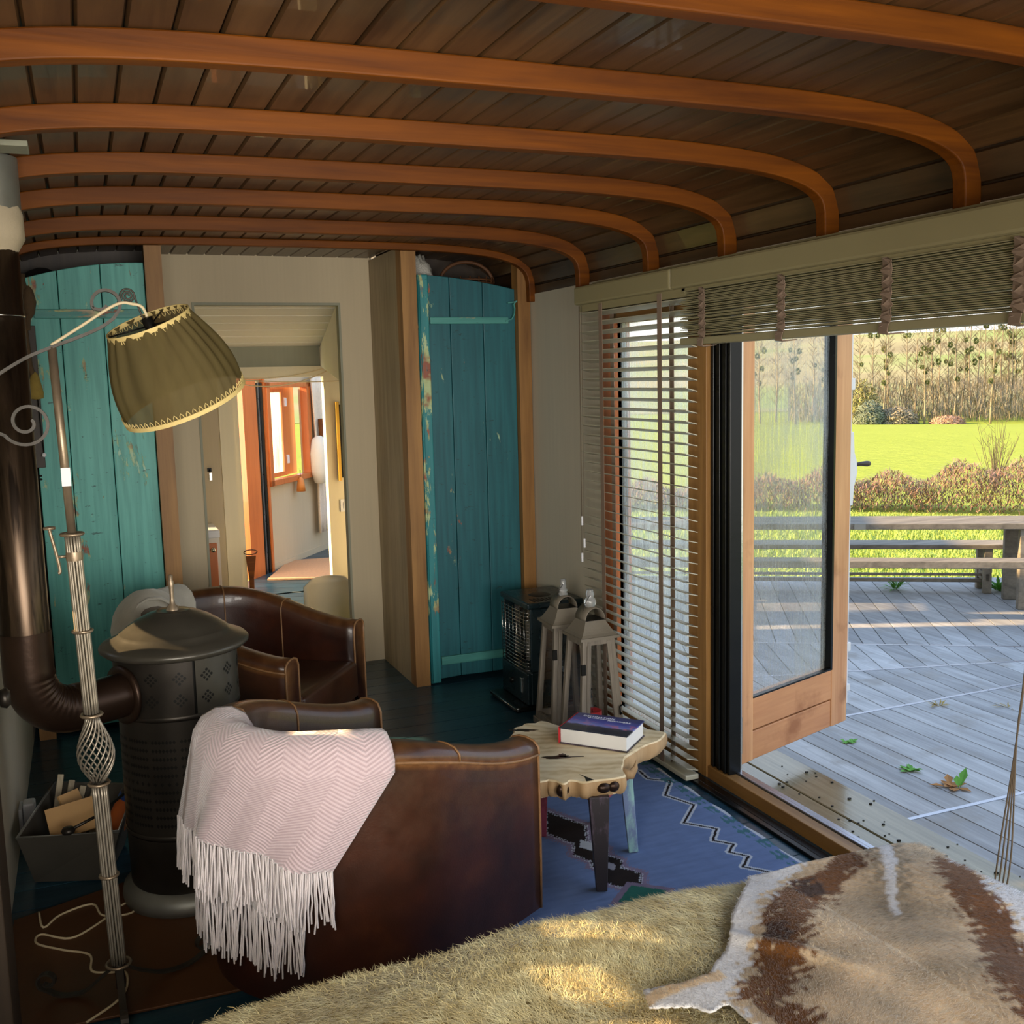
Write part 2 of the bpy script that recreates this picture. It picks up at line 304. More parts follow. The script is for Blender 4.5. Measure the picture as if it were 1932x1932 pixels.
zz = t.math('PINGPONG', t.math('MULTIPLY', sx.outputs[0], 11), 1.0); ss = t.math('FRACT', t.math('MULTIPLY_ADD', zz, 3.6, t.math('MULTIPLY', sx.outputs[1], 95)))
h = t.math('PINGPONG', t.math('MULTIPLY', ss, 2), 1.0); nz = t.noise(t.vec(), 60, 4)
c = t.mix(t.math('MULTIPLY_ADD', nz, .5, t.math('MULTIPLY', h, .6)), '9c858a', 'd2bec2'); A['knit'] = t.pbr(c, .95, 0, t.bump(t.math('ADD', h, nz), .5, .004), 0, .2, .6)
A['wool'] = plain('white_wool_fringe', 'e0d6d6', .95, 0, .12, 30, .3, 0, .2, .5); A['greywool'] = plain('pale_grey_wool', 'b9b4a8', .95, 0, .15, 25, .4, 0, .2, .5)
t = NT('hair'); a = t.attr('col')['Color']; t.pbr(a, .62, 0, None, 0, .25, .25); A['hair'] = t.m
t = NT('fur_base'); n = t.noise(t.vec(), 14, 5); A['furbase'] = t.pbr(t.mix(n, 'ae9c64', 'd2c28c'), .9, 0, t.bump(n, .6, .01))
t = NT('vcol_skin'); a = t.attr('col')['Color']; n = t.noise(t.vec(), 60, 4); A['skin'] = t.pbr(t.mix(.3, a, t.ramp(n, (.3, .6), (.7, 1.)), 'MULTIPLY'), .75, 0, t.bump(n, .35, .004))
t = NT('shade_cloth'); n = t.noise(t.vec((1, 1, .2)), 25, 5); c = t.mix(n, '63563a', '82744c')
d = t.n('ShaderNodeBsdfDiffuse'); tr = t.n('ShaderNodeBsdfTranslucent'); tp = t.n('ShaderNodeBsdfTransparent'); m1 = t.n('ShaderNodeMixShader'); m2 = t.n('ShaderNodeMixShader')
t.lk(c, d.inputs[0]); t.lk(c, tr.inputs[0]); m1.inputs[0].default_value = .45; m2.inputs[0].default_value = .1; t.lk(d.outputs[0], m1.inputs[1]); t.lk(tr.outputs[0], m1.inputs[2]); t.lk(m1.outputs[0], m2.inputs[1]); t.lk(tp.outputs[0], m2.inputs[2]); t.lk(m2.outputs[0], t.out.inputs[0]); A['shade'] = t.m
A['trim_gold'] = plain('gold_gimp_braid', 'd0b878', .7, 0, .15, 60, .3)
def glass(name, fog=0.0, drip=True, tint=(1, 1, 1)):
    t = NT(name); tp = t.n('ShaderNodeBsdfTransparent'); tp.inputs[0].default_value = (*tint, 1); gl = t.n('ShaderNodeBsdfGlossy'); gl.inputs['Roughness'].default_value = .02
    fr = t.n('ShaderNodeLayerWeight'); fr.inputs[0].default_value = .5; m1 = t.n('ShaderNodeMixShader'); t.lk(t.math('MULTIPLY_ADD', t.math('POWER', fr.outputs['Facing'], 5.0), .55, .025), m1.inputs[0]); t.lk(tp.outputs[0], m1.inputs[1]); t.lk(gl.outputs[0], m1.inputs[2]); o = m1.outputs[0]
    if fog:
        rf = t.n('ShaderNodeBsdfRefraction'); rf.inputs['Roughness'].default_value = .38; rf.inputs['IOR'].default_value = 1.12; rf.inputs[0].default_value = (1, 1, .97, 1); tr = t.n('ShaderNodeBsdfTranslucent'); tr.inputs[0].default_value = (.95, .97, .88, 1); mm = t.n('ShaderNodeMixShader'); mm.inputs[0].default_value = 1.0
        t.lk(rf.outputs[0], mm.inputs[1]); t.lk(tr.outputs[0], mm.inputs[2])
        big = t.ramp(t.noise(t.vec((1.6, 1.6, .9)), 2.2, 4), (.35, .45), (.65, 1.)); dr = t.ramp(t.noise(t.vec((26, 26, 1.4)), 4, 6, .7), (.42, 1.), (.56, .4)); fine = t.ramp(t.noise(t.vec(), 160, 2), (.4, .7), (.6, 1.))
        f = t.math('MULTIPLY', t.math('MULTIPLY', big, t.math('MULTIPLY', dr, fine)), fog); m2 = t.n('ShaderNodeMixShader'); t.lk(f, m2.inputs[0]); t.lk(o, m2.inputs[1]); t.lk(mm.outputs[0], m2.inputs[2]); o = m2.outputs[0]
    t.lk(o, t.out.inputs[0]); return t.m
A['glass'] = glass('clear_glass'); A['foggy'] = glass('misted_glass', .62); A['foggy2'] = glass('misted_side_glass', .6)
t = NT('ornament_glass'); A['crystal'] = t.pbr((.9, .92, .92), .08, 0, None, 0, .8, 0, None, .7)
t = NT('blue_kilim'); v = t.vec((.25, 1, 1)); n = t.noise(v, 40, 4); n2 = t.noise(t.vec((3, .6, 1)), 6, 4); a = t.attr('col')['Color']
c = t.mix(t.math('MULTIPLY_ADD', n, .5, t.math('MULTIPLY', n2, .3)), (.5, .5, .5), (1.25, 1.25, 1.25)); A['rug'] = t.pbr(t.mix(1.0, a, c, 'MULTIPLY'), .95, 0, t.bump(n, .4, .003), 0, .15)
t = NT('meadow_ground'); n = t.noise(t.vec(), .12, 6); n2 = t.noise(t.vec((1, .4, 1)), 1.6, 7, .7); c = t.mix(t.math('MULTIPLY_ADD', n2, .6, t.math('MULTIPLY', n, .4)), '869634', 'a6b04c'); A['meadow'] = t.pbr(c, .9, 0, t.bump(n2, .8, .15), 0, .1)
t = NT('far_hill'); n = t.noise(t.vec(), .02, 6); c = t.ramp(n, (.35, '8a9a5c'), (.55, 'a09a72'), (.7, '8c8264')); A['hill'] = t.pbr(c, .95, 0, None, 0, .1)
A['twig'] = plain('bare_twigs', '6f624e', .9, 0, .35, .8); A['trunk'] = plain('pale_poplar_bark', '8f846e', .9, 0, .25, .6); A['mistletoe'] = plain('mistletoe', '5f6a3a', .9, 0, .3, 2); A['scrub'] = plain('scrub', '8f7a4c', .95, 0, .4, .4); A['ivy'] = plain('ivy', '5b6640', .9, 0, .35, 1.5); A['bramble'] = plain('bramble_stems', '8a6238', .9, 0, .4, 3)  # mistletoe colour lightened to stand in for distance haze
A['lace'] = plain('ivory_lace', 'efdcc4', .9, 0, .15, 60, .3); A['whitecloth'] = plain('white_cloth', 'e4ddcc', .9, 0, .05, 20, .2); A['plasticbag'] = plain('white_plastic_bag', 'c9c6bd', .4, 0, .1, 30, .6, bd=.01)
A['wicker'] = plain('brown_wicker', '5c3a20', .6, 0, .4, 40, .5); A['darkcloth'] = plain('black_cloth', '17130f', .9, 0, .3, 20, .4); A['browncloth'] = plain('brown_blanket', '4c3826', .9, 0, .3, 20, .4); A['mat'] = plain('coir_mat', 'c99a70', .95, 0, .25, 60, .7)
A['rope'] = plain('old_rope', '5a4630', .9, 0, .3, 60, .6); A['straw'] = plain('straw_tassel', '9c8440', .9, 0, .3, 40, .5); A['yellow'] = plain('yellow_frame', 'd8a83a', .5); A['bell'] = plain('orange_bell', 'd0823a', .5, 0, .2, 10); A['mattress'] = plain('mattress_ticking', 'c9c0ae', .9, 0, .08, 20, .2); A['leaf'] = plain('weed_leaf', '5f9a34', .7, 0, .25, 30); A['dryleaf'] = plain('dry_leaf', 'a8743c', .8); A['chairwhite'] = plain('cream_moulded_shell', 'dcd0b4', .45, 0, .03)
# ------------------------------------------------------------------ the wagon shell
LX, RX, RY = -.31, 2.21, 5.17
mb = MB(); NB = 0; y = -1.5
while y < RY+.55:
    mb.box((LX, y+.0025, -.03), (RX+.02, min(y+.138, 5.73), 0)); y += .14
struct('floor', mb, 'floor'); struct('floor_underlay', MB().box((LX, -1.5, -.05), (RX+.02, 5.73, -.006)), 'darkmetal')
prof = resample(arch_pts(0, 400), .088); C2 = []
mb = MB(); ys = [-1.5]+[.49+.56*i for i in range(0, 10)]+[5.74]
for a, b in zip(prof, prof[1:]):
    d = (b-a).normalized(); nr = Vector((d.z, 0, -d.x)); g = .004
    a1, a2 = a+d*.001, a+d*.006; b1, b2 = b-d*.006, b-d*.001
    pr = [a1-nr*.0-nr*.012, a1-nr*.009, a2, b2 if False else b1, b2-nr*.009, b2-nr*.012]
    vs = []; 
    for yy in (-1.5, 5.74): vs += [Vector((p.x, yy, p.z)) for p in pr]
    mb.add(vs, [(i, i+1, i+7, i+6) for i in range(5)])
struct('ceiling', mb, 'ceil', recalc=False)
mb = MB(); o1 = resample(arch_pts(-.014, 200), .1); mb.grid([[Vector((p.x, yy, p.z)) for p in o1] for yy in (-1.5, 5.74)]); mb.grid([[Vector((p.x, yy, p.z)) for p in resample(arch_pts(-.05, 200), .1)] for yy in (-1.5, 5.74)])
struct('ceiling_backing', mb, 'darkwood', recalc=False)['kind'] = 'structure'
RIBY = [.47, 1.02, 1.605, 2.13, 2.685, 3.235, 3.78, 4.41, 5.04]
for i, yy in enumerate(RIBY):
    mb = MB(); dp = .056 if i < 8 else .034; P = resample(arch_pts(0, 400), .04); Q = []
    outer = arch_pts(0, 400); inner = arch_pts(dp, 400); n = 110; idx = [round(k*400/n) for k in range(n+1)]
    po = resample(outer, .035); pin = []
    for k, p in enumerate(po):
        a, b = po[max(0, k-1)], po[min(len(po)-1, k+1)]; t_ = (b-a).normalized(); pin.append(p+Vector((t_.z, 0, -t_.x))*dp)
    rows = []
    for p, q in zip(po, pin): rows.append([Vector((p.x, yy, p.z)), Vector((q.x, yy, q.z)), Vector((q.x, yy+.045, q.z)), Vector((p.x, yy+.045, p.z))])
    mb.grid(rows, wrap=True, smooth=False); mb.f += [(0, 1, 2, 3), tuple(len(mb.v)-4+k for k in range(4))]; mb.sm += [False]*2
    struct('trim_%d' % (i+1), mb, 'rib', bevel=.004)
# ceiling above left wall / left wall with unseen holes, added to place streaks of low sun
def wall_with_holes(name, plane, c0, c1, z0, z1, holes, thick, mat, kind='structure'):
    """wall in the plane axis=coordinate, spanning c0..c1 and z0..z1, leaving rectangular openings"""
    ax, pos = plane; us = sorted({c0, c1, *[h[0] for h in holes], *[h[1] for h in holes]}); zs = sorted({z0, z1, *[h[2] for h in holes], *[h[3] for h in holes]}); mb = MB()
    for a, b in zip(us, us[1:]):
        run = None
        for c, d in list(zip(zs, zs[1:]))+[(None, None)]:
            solid = c is not None and not any(h[0] <= (a+b)/2 <= h[1] and h[2] <= (c+d)/2 <= h[3] for h in holes)
            if solid: run = [c, d] if run is None else [run[0], d]
            elif run is not None:
                lo, hi = min(pos, pos+thick), max(pos, pos+thick)
                mb.box((lo, a, run[0]) if ax == 'x' else (a, lo, run[0]), (hi, b, run[1]) if ax == 'x' else (b, hi, run[1]), rnd=.5); run = None
    return struct(name, mb, mat)
HL = [(0, 1.0, 1.05, 1.85), (4.97, 5.10, .53, .66), (3.36, 3.52, .97, 1.06), (3.57, 3.66, 1.09, 1.17), (2.75, 2.83, 1.05, 1.11), (2.88, 2.93, 1.10, 1.16), (1.92, 2.0, .905, .97), (2.05, 2.17, .90, .96), (2.25, 2.34, .94, 1.02)]  # unseen openings: first for the left fill lamp, others aimed at sun patches
wall_with_holes('wall_left', ('x', LX), -1.5, 5.74, -.03, 2.02, HL, -.03, 'wall_l')
wall_with_holes('wall_right', ('x', RX), -1.5, 5.74, -.03, 2.02, [(3.53, 4.14, -.03, 1.86), (.45, 3.40, -.03, 1.98)], .045, 'wall_l')
wall_with_holes('wall_back', ('y', -1.5), LX, RX, -.03, 2.3, [(.1, 1.8, .75, 1.95)], -.04, 'wall_l')  # unseen opening added so the back fill lamp can shine in
# unseen outer wall beside the link, added to throw the shade line on the deck
struct('wall_shade_link', MB().box((2.225, 5.74, -.6), (2.29, 7.3, 2.3)), 'boarding')
# rear partition: posts, recess, panel, boards above cupboards
mb = MB(); arc = resample(arch_pts(.03, 400), .05)
def under(x, z0, y0, y1, x1, mat, name, off=-.008):   # upright panel between x and x1 whose top follows the roof
    xs = [x+(x1-x)*i/14 for i in range(15)]; mb = MB(); po = [(a, z0) for a in (x, x1)]+[(a, arch_z(a)-off) for a in reversed(xs)]
    M4 = Matrix(((1, 0, 0, 0), (0, 0, 1, 0), (0, 1, 0, 0), (0, 0, 0, 1))); mb.prism(po, y0, y1, M4, rnd=.5); return struct(name, mb, mat)
under(.31, 0, 5.10, 5.19, .385, 'oak', 'trim_10'); under(1.515, 0, 5.10, 5.19, 1.592, 'oak', 'trim_11'); under(2.135, 0, 5.09, 5.17, 2.205, 'oak', 'trim_12'); under(-.285, 0, 5.09, 5.17, -.215, 'oak', 'trim_13')
struct('wall_recess', MB().box((1.515, 5.19, 0), (1.53, 5.74, 2.25), rnd=.5).box((.37, 5.19, 0), (.385, 5.74, 2.25), rnd=.5), 'boarding')
# recess back wall with doorway
under(1.345, 0, 5.72, 5.745, 1.53, 'wall', 'wall_rear'); under(.385, 0, 5.72, 5.745, .565, 'wall', 'wall_rear_2'); under(.565, 2.02, 5.72, 5.745, 1.345, 'wall', 'wall_rear_3')
struct('door_4', MB().box((1.333, 5.712, -.02), (1.345, 5.77, 2.006), rnd=.5).box((.565, 5.712, -.02), (.577, 5.77, 2.006), rnd=.5).box((.565, 5.712, 2.006), (1.345, 5.77, 2.02), rnd=.5), 'greypaint')
under(-.31, 0, 5.60, 5.62, .37, 'darkwood', 'wall_cupboard'); under(1.53, 0, 5.60, 5.62, 2.2, 'darkwood', 'wall_cupboard_2')
struct('shelf_cupboard', MB().box((-.3, 5.17, 2.02-.12), (.37, 5.6, 2.04-.12)), 'darkwood'); struct('shelf_cupboard_2', MB().box((1.53, 5.17, 1.9), (2.2, 5.6, 1.92)), 'darkwood')
# ------------------------------------------------------------------ right side: window, door opening
def framed(name, mat, *bx): 
    mb = MB()
    for a, b in bx: mb.box(a, b)
    return struct(name, mb, mat, bevel=.003)
w1 = thing('window_1', 'tall fixed side window behind the lowered slatted blind', 'window'); w1['kind'] = 'structure'; del w1['category']
MB().box((2.19, 4.14, 0), (2.27, 4.25, 1.9)).build('frame', 'orange', w1, bevel=.003); MB().box((2.19, 3.40, 0), (2.27, 3.53, 1.9)).build('frame', 'oak', w1, bevel=.003)
MB().box((2.19, 3.53, 1.82), (2.27, 4.14, 1.9)).box((2.19, 3.53, 0), (2.27, 4.14, .07)).build('frame', 'oak_y', w1, bevel=.003); MB().box((2.225, 3.53, .07), (2.231, 4.14, 1.82)).build('glass', 'foggy2', w1)
framed('trim_20', 'oak_y', ((2.195, .4, -.01), (2.245, 3.40, .05))); framed('trim_21', 'alu', ((2.248, .4, .02), (2.262, 3.3, .056)), ((2.268, .4, .01), (2.29, 3.3, .05)), ((2.245, .4, 0), (2.295, 3.3, .03)))
framed('trim_22', 'blackalu', ((2.11, .4, 0), (2.135, 3.9, .012)), ((2.14, .4, 0), (2.175, 3.9, .007)))
framed('trim_23', 'doorwood', ((2.19, .4, 1.9), (2.29, 3.4, 1.98)))
sc = thing('folded_fly_screen', 'black stack of folded fly screen profiles beside the open glass door', 'screen', (2.24, 3.33, .05))
for k in range(6):
    MB().box((2.205+(.0 if k % 2 else .006), 3.272+.0205*k, .05), (2.262, 3.272+.0205*k+.016, 1.93)).build('profile', 'blackalu', sc, bevel=.002)
MB().box((2.262, 3.272, .05), (2.268, 3.278, 1.93)).build('edge_bead', 'chrome', sc)
MB().box((2.262, 3.285, 1.05), (2.28, 3.30, 1.2)).build('hinge', 'galv', sc, bevel=.002); MB().box((2.262, 3.285, .12), (2.28, 3.30, .27)).build('hinge', 'galv', sc, bevel=.002)
# open glazed door leaf, local x along the leaf
dv = Vector((3.027-2.268, 3.576-3.318, 0)); dang = math.atan2(dv.y, dv.x)
dr = thing('door_1', 'open hardwood glazed door leaf with misted pane, swung out over the deck', 'door', (2.268, 3.318, .055), dang); dr['kind'] = 'structure'; del dr['category']
def dl(name, mat, *bx, bevel=.004, label=None):
    mb = MB()
    for a, b in bx: mb.box(a, b)
    o = mb.build(name, mat, dr, world=False, bevel=bevel)
    if label: o['label'] = label
    return o
dl('stile', 'doorwood', ((0, 0, 0), (.118, .06, 1.93))); dl('stile', 'doorwood', ((.68, 0, 0), (.80, .06, 1.93))); dl('bottom_rail', 'doorwood_h', ((.118, .004, 0), (.68, .056, .118))); dl('bottom_rail', 'doorwood_h', ((.118, .002, .124), (.68, .058, .255))); dl('top_rail', 'doorwood_h', ((.118, 0, 1.82), (.68, .06, 1.93)))
dl('glazing_bead', 'blackalu', ((.668, -.001, .255), (.682, .05, 1.82)), ((.118, -.001, .255), (.68, .02, .262)), bevel=0, label='black glazing bead'); dl('glass', 'foggy', ((.118, .026, .26), (.68, .032, 1.82)), bevel=0)
dl('weather_strip', 'darkwood', ((-.006, .004, 0), (0, .056, 1.93)), bevel=0)
dl('edge_post', 'orange', ((.80, .02, .06), (.835, .06, 1.93)))
dl('bolt_rod', 'whitemetal', ((.838, .028, .06), (.856, .044, 1.93)), label='white espagnolette bolt rod'); dl('bolt_bracket', 'whitemetal', ((.83, .02, .3), (.862, .05, .34)), bevel=.002); dl('bolt_bracket', 'whitemetal', ((.83, .02, .12), (.862, .05, .15)), bevel=.002); dl('bolt_bracket', 'whitemetal', ((.83, .02, 1.45), (.862, .05, 1.5)), bevel=.002)
mb = MB(); mb.prism([(.835, .95), (.862, .95), (.87, 1.03), (.895, 1.09), (.89, 1.14), (.87, 1.18), (.862, 1.27), (.835, 1.27)], .022, .05, Matrix(((1, 0, 0, 0), (0, 0, 1, 0), (0, 1, 0, 0), (0, 0, 0, 1))))
hb = mb.build('handle_plate', 'whitemetal', dr, world=False, bevel=.003)
h2 = MB().tube([(.885, .036, 1.125), (.93, .03, 1.126), (.975, .025, 1.124), (.99, .024, 1.124)], [.007, .009, .013, .011], 10).build('lever', 'darkwood', hb, world=False); h2['label'] = 'dark wooden lever'
# ------------------------------------------------------------------ link corridor and far wagon, seen through the doorway
struct('floor_link', MB().box((-.2, 5.74, -.43), (2.22, 7.62, -.4)), 'floor')
mb = MB()
for i in range(7):
    y0, y1 = 5.86+.17*i, 5.86+.17*(i+1)-.006; z0, z1 = 2.045-.19*(y0-5.86), 2.045-.19*(y1-5.86)
    mb.add([(-.2, y0, z0), (1.7, y0, z0), (1.7, y1, z1), (-.2, y1, z1), (-.2, y0, z0+.02), (1.7, y0, z0+.02), (1.7, y1, z1+.02), (-.2, y1, z1+.02)], [(0, 1, 2, 3), (7, 6, 5, 4), (0, 4, 5, 1), (1, 5, 6, 2), (2, 6, 7, 3), (3, 7, 4, 0)])
mb.box((-.2, 5.746, 2.03), (1.74, 5.87, 2.09)); struct('ceiling_link', mb, 'whiteboard')
mb = MB(); mb.add([(1.36, 5.87, 1.6), (1.36, 5.87, 2.02), (1.49, 6.99, 1.815), (1.49, 6.99, 1.70), (1.38, 5.87, 1.6), (1.38, 5.87, 2.04), (1.51, 6.99, 1.835), (1.51, 6.99, 1.70)], [(0, 1, 2, 3), (7, 6, 5, 4), (0, 4, 5, 1), (1, 5, 6, 2), (2, 6, 7, 3), (3, 7, 4, 0)])
struct('trim_30', mb, 'whiteboard')
struct('trim_31', MB().box((-.2, 6.98, 1.69), (1.75, 7.03, 1.85)), 'greypaint')
struct('trim_32', MB().box((.8, 6.96, 1.63), (1.75, 7.06, 1.69)).box((.8, 6.955, 1.675), (1.75, 6.965, 1.70)), 'cream')
struct('trim_33', MB().box((.815, 6.97, -.4), (.905, 7.05, 1.64)).box((.905, 6.99, -.4), (.94, 7.05, 1.64)), 'cream'); struct('trim_34', MB().box((1.505, 6.97, -.4), (1.72, 7.05, 1.64)), 'cream')
struct('wall_link_left', MB().box((.2, 7.0, -.4), (.815, 7.03, 1.7)).box((-.2, 5.74, -.4), (-.17, 7.03, 2.1)), 'wall'); struct('wall_link_right', MB().box((1.72, 5.86, -.4), (1.74, 7.05, 2.1)), 'whiteboard')  # second box on the left is an unseen wall added to block the sun
struct('trim_35', MB().box((.9, 7.3, -.4), (1.75, 7.34, .12)), 'cream')
w0 = Vector((1.26, 8.2, .12)); wd = Vector((.584, .81, 0)); wn = Vector((.81, -.584, 0)); FM = Matrix(((wd.x, wn.x, 0, w0.x), (wd.y, wn.y, 0, w0.y), (0, 0, 1, 0), (0, 0, 0, 1)))   # local: s along the far wall, t into the room
mb = MB()
for i in range(24): mb.box((-1.1+.14*i, .0, .09), (-1.1+.14*i+.136, 2.6, .12), FM)
struct('floor_far', mb, 'floor')
def fb(name, mat, *bx, **k):
    mb = MB()
    for a, b in bx: mb.box(a, b, FM, .5)
    return struct(name, mb, mat, **k)
fb('wall_far', 'wall', ((.06, -.04, .12), (2.1, 0, .83)), ((.06, -.04, 1.565), (2.1, 0, 2.1)), ((.80, -.04, .83), (2.1, 0, 1.565)), ((.02, -.04, .12), (.075, 0, 2.1))); fb('baseboard_far', 'wall', ((.06, 0, .12), (1.4, .008, .165)))
fb('wall_far_end', 'wall', ((2.1, -.04, .12), (2.13, 2.6, 2.1)))
fb('trim_40', 'orange', ((-.29, -.06, .12), (-.075, .02, 1.62))); fb('trim_41', 'orange', ((.03, -.01, .12), (.062, .03, 1.7))); fb('trim_42', 'blackalu', ((-.07, -.03, .12), (-.045, .02, 1.6)), ((-.012, -.03, .12), (.02, .025, 1.6))); fb('trim_43', 'alu', ((-.043, -.03, .12), (-.015, .015, 1.6)))
fb('trim_44', 'orange', ((-.3, -.06, 1.62), (.06, .02, 1.68)))
w2 = tag(thing('window_2', 'small orange framed window standing open in the far room', 'window'), kind='structure'); del w2['category']
def fp(name, mat, par, *bx, **k):
    mb = MB()
    for a, b in bx: mb.box(a, b, FM)
    return mb.build(name, mat, par, **k)
fp('frame', 'orange', w2, ((.06, -.02, .79), (.115, .045, 1.60)), ((.79, -.02, .79), (.86, .045, 1.60)), ((.06, -.02, .79), (.86, .045, .835)), ((.06, -.02, 1.555), (.86, .045, 1.60)), bevel=.003)
fp('sash', 'orange', w2, ((.115, -.09, .835), (.15, -.06, 1.555)), ((.52, -.09, .835), (.56, -.06, 1.555)), ((.15, -.09, .835), (.52, -.06, .87)), ((.15, -.09, 1.52), (.52, -.06, 1.555)))
fp('reveal_board', 'orange', w2, ((.60, -.10, .835), (.79, -.08, 1.555)))
fp('glass', 'foggy2', w2, ((.15, -.078, .87), (.52, -.072, 1.52)))
fp('latch', 'plasticwhite', w2, ((.565, -.07, .93), (.60, -.05, 1.0)), bevel=.004); fp('latch', 'plasticwhite', w2, ((.565, -.07, 1.40), (.60, -.05, 1.47)), bevel=.004)
mb = MB(); P = []
for i in range(9):
    f = i/8; z = 1.66-1.36*f; cw = .155-.07*f-.03*sin(pi*f); row = []
    for j in range(11): u = j/10-.5; row.append(FM @ Vector((.975+u*2*cw-.015*f, .06+.015*cos(u*25), z)))
    P.append(row)
mb.grid(P); tag(mb.build('lace_curtain', 'lace', solid=.003), 'ivory lace curtain hanging at the end of the far room wall', 'curtain')
mb = MB(); mb.tube([FM @ Vector((.93, .10, 1.28)), FM @ Vector((.96, .10, .75))], .028, 8); tag(mb.build('curtain_tieback', 'rib', None), 'brown sash tied around the ivory lace curtain', 'sash')
mb = MB(); mb.lathe([(.02, .2), (.06, .17), (.085, .05), (.08, -.1), (.05, -.2), (.01, -.21)], FM @ Vector((.86, .10, .94)), 14); tag(mb.build('hanging_cloth', 'whitecloth'), 'white cloth bundle hanging beside the lace curtain', 'cloth')
bl = thing('hanging_bell', 'small orange bell hanging under the far window', 'bell', FM @ Vector((.55, .06, .76)))
MB().lathe([(.004, .06), (.022, .045), (.032, 0), (.038, -.06), (.034, -.058), (.02, 0)], (0, 0, 0), 14).build('bell', 'bell', bl, world=False); MB().tube([(0, 0, .05), (0, 0, .12)], .003, 6).build('hanging_loop', 'rope', bl, world=False)
def cyl_pts(a, b, sag, n=14): return [a.lerp(b, i/n)-Vector((0, 0, sag*4*(i/n)*(1-i/n))) for i in range(n+1)]
for (a, b, sg, lb) in ((Vector((.95, 6.93, 1.595)), Vector((1.52, 6.93, 1.665)), .05, 'lowest sagging cream cable strung under the cream lintel'), (Vector((.95, 6.92, 1.62)), Vector((1.7, 6.92, 1.60)), .012, 'straighter cream cable strung across the far doorway'), (Vector((.95, 6.91, 1.63)), Vector((1.56, 6.91, 1.70)), .03, 'upper cream cable looping to the middle of the far lintel')):
    tag(MB().tube(cyl_pts(a, b, sg), .004, 6).build('cable', 'cream_cord'), lb, 'cable', 'cables strung across the far doorway')
mb = MB(); [mb.add([(1.2, 7.86, .122), (1.64, 7.68, .122), (1.95, 7.65, .122), (1.95, 8.55, .122), (1.5, 8.6, .122), (1.2, 7.86, .134), (1.64, 7.68, .134), (1.95, 7.65, .134), (1.95, 8.55, .134), (1.5, 8.6, .134)], [(0, 1, 2, 3, 4), (9, 8, 7, 6, 5)]+[(i, (i+1) % 5, 5+(i+1) % 5, 5+i) for i in range(5)])]
tag(mb.build('coir_mat', 'mat'), 'large coir mat lying on the far room floor', 'mat'); tag(MB().box((.62, .35, .121), (.98, .9, .132), FM).build('coir_mat', 'mat'), 'small coir mat beyond the large one in the far room', 'mat')
# kitchen counter, hooks, chair, paddle, switch, picture
kc = thing('kitchen_counter', 'kitchen cabinet with orange door and pale worktop beyond the doorway', 'cabinet', (.5, 6.75, -.4))
MB().box((.3, 6.6, .655), (.735, 6.98, .70)).build('worktop', 'plasticwhite', kc, bevel=.004); MB().box((.3, 6.64, -.4), (.735, 6.98, .655)).build('body', 'whiteboard', kc); d_ = MB().box((.31, 6.62, -.36), (.715, 6.645, .62)).build('door', 'orange', kc, bevel=.003); MB().lathe([(.001, -.02), (.014, -.018), (.016, -.008), (.006, 0)], (.69, 6.615, .58), 12, 'y').build('knob', 'chrome', d_)
hk = thing('wall_hook', 'small dark hook with a key hanging on grey wall beyond the doorway', 'hook', (.735, 6.995, 1.05)); MB().box((.725, 6.985, 1.035), (.75, 7.0, 1.06)).tube([(.737, 6.985, 1.05), (.737, 6.965, 1.03), (.737, 6.955, 1.045)], .004, 6).build('hook', 'darkmetal', hk); MB().box((.733, 6.96, .98), (.748, 6.965, 1.03)).build('key', 'chrome', hk)
ch = thing('moulded_chair', 'cream moulded chair with wooden back struts in the link corridor', 'chair', (1.34, 6.5, -.4))
rows = []
for i in range(9):
    z = .40-.37*i/8; row = []
    for j in range(13):
        u = -1+2*j/12; rr = min(1, (max(0, .4-z)/.05+.02)); wmax = .155*(1-.35*max(0, 1-max(0, .40-z)/.045)**2) if z > .355 else .155
        row.append((1.335+u*wmax, 6.36-.05*u*u+.03*(.4-z), z-.006*u*u))
    rows.append(row)
MB().grid(rows).build('back_shell', 'chairwhite', ch, solid=.008); MB().box((1.18, 6.38, .02), (1.49, 6.78, .045)).build('seat', 'chairwhite', ch, bevel=.01)
for sx_ in (1.20, 1.47):
    MB().bar((sx_, 6.34, .29), (sx_, 6.40, -.39), .022, .022).build('back_leg', 'orange', ch, bevel=.003); MB().bar((sx_, 6.74, .02), (sx_, 6.78, -.39), .022, .022).build('leg', 'orange', ch, bevel=.003)
pd = thing('wooden_paddle', 'brown wooden paddle with wire loop handle standing at far doorway step', 'paddle', (.955, 6.9, -.4))
MB().bar((.955, 6.9, .475), (.953, 6.9, .33), .066, .02, (0, 1, 0), .03, .02).bar((.953, 6.9, .33), (.94, 6.9, -.39), .03, .02, (0, 1, 0), .034, .02).build('shaft', 'darkwood' if 0 else 'rib', pd, bevel=.003)
lp = [(.955+.042*cos(a)*(1.0), 6.9, .50+.016*sin(a)) for a in [2*pi*i/24 for i in range(24)]]; MB().tube(lp, .004, 6, closed=True).build('loop_handle', 'rust', pd)
sw = thing('light_switch', 'white square light switch on the cream jamb of the far doorway', 'switch', (1.61, 6.965, .76)); MB().box((1.578, 6.958, .715), (1.66, 6.972, .80)).build('plate', 'plasticwhite', sw, bevel=.003); MB().box((1.60, 6.95, .735), (1.64, 6.96, .78)).build('rocker', 'plasticwhite', sw, bevel=.002)
pf = thing('picture_frame', 'narrow yellow picture frame beside the far doorway', 'picture', (1.59, 6.955, 1.2)); MB().box((1.572, 6.935, .93), (1.592, 6.965, 1.46)).build('frame', 'yellow', pf); MB().box((1.592, 6.94, .95), (1.7, 6.96, 1.44)).build('picture', 'darkmetal', pf)
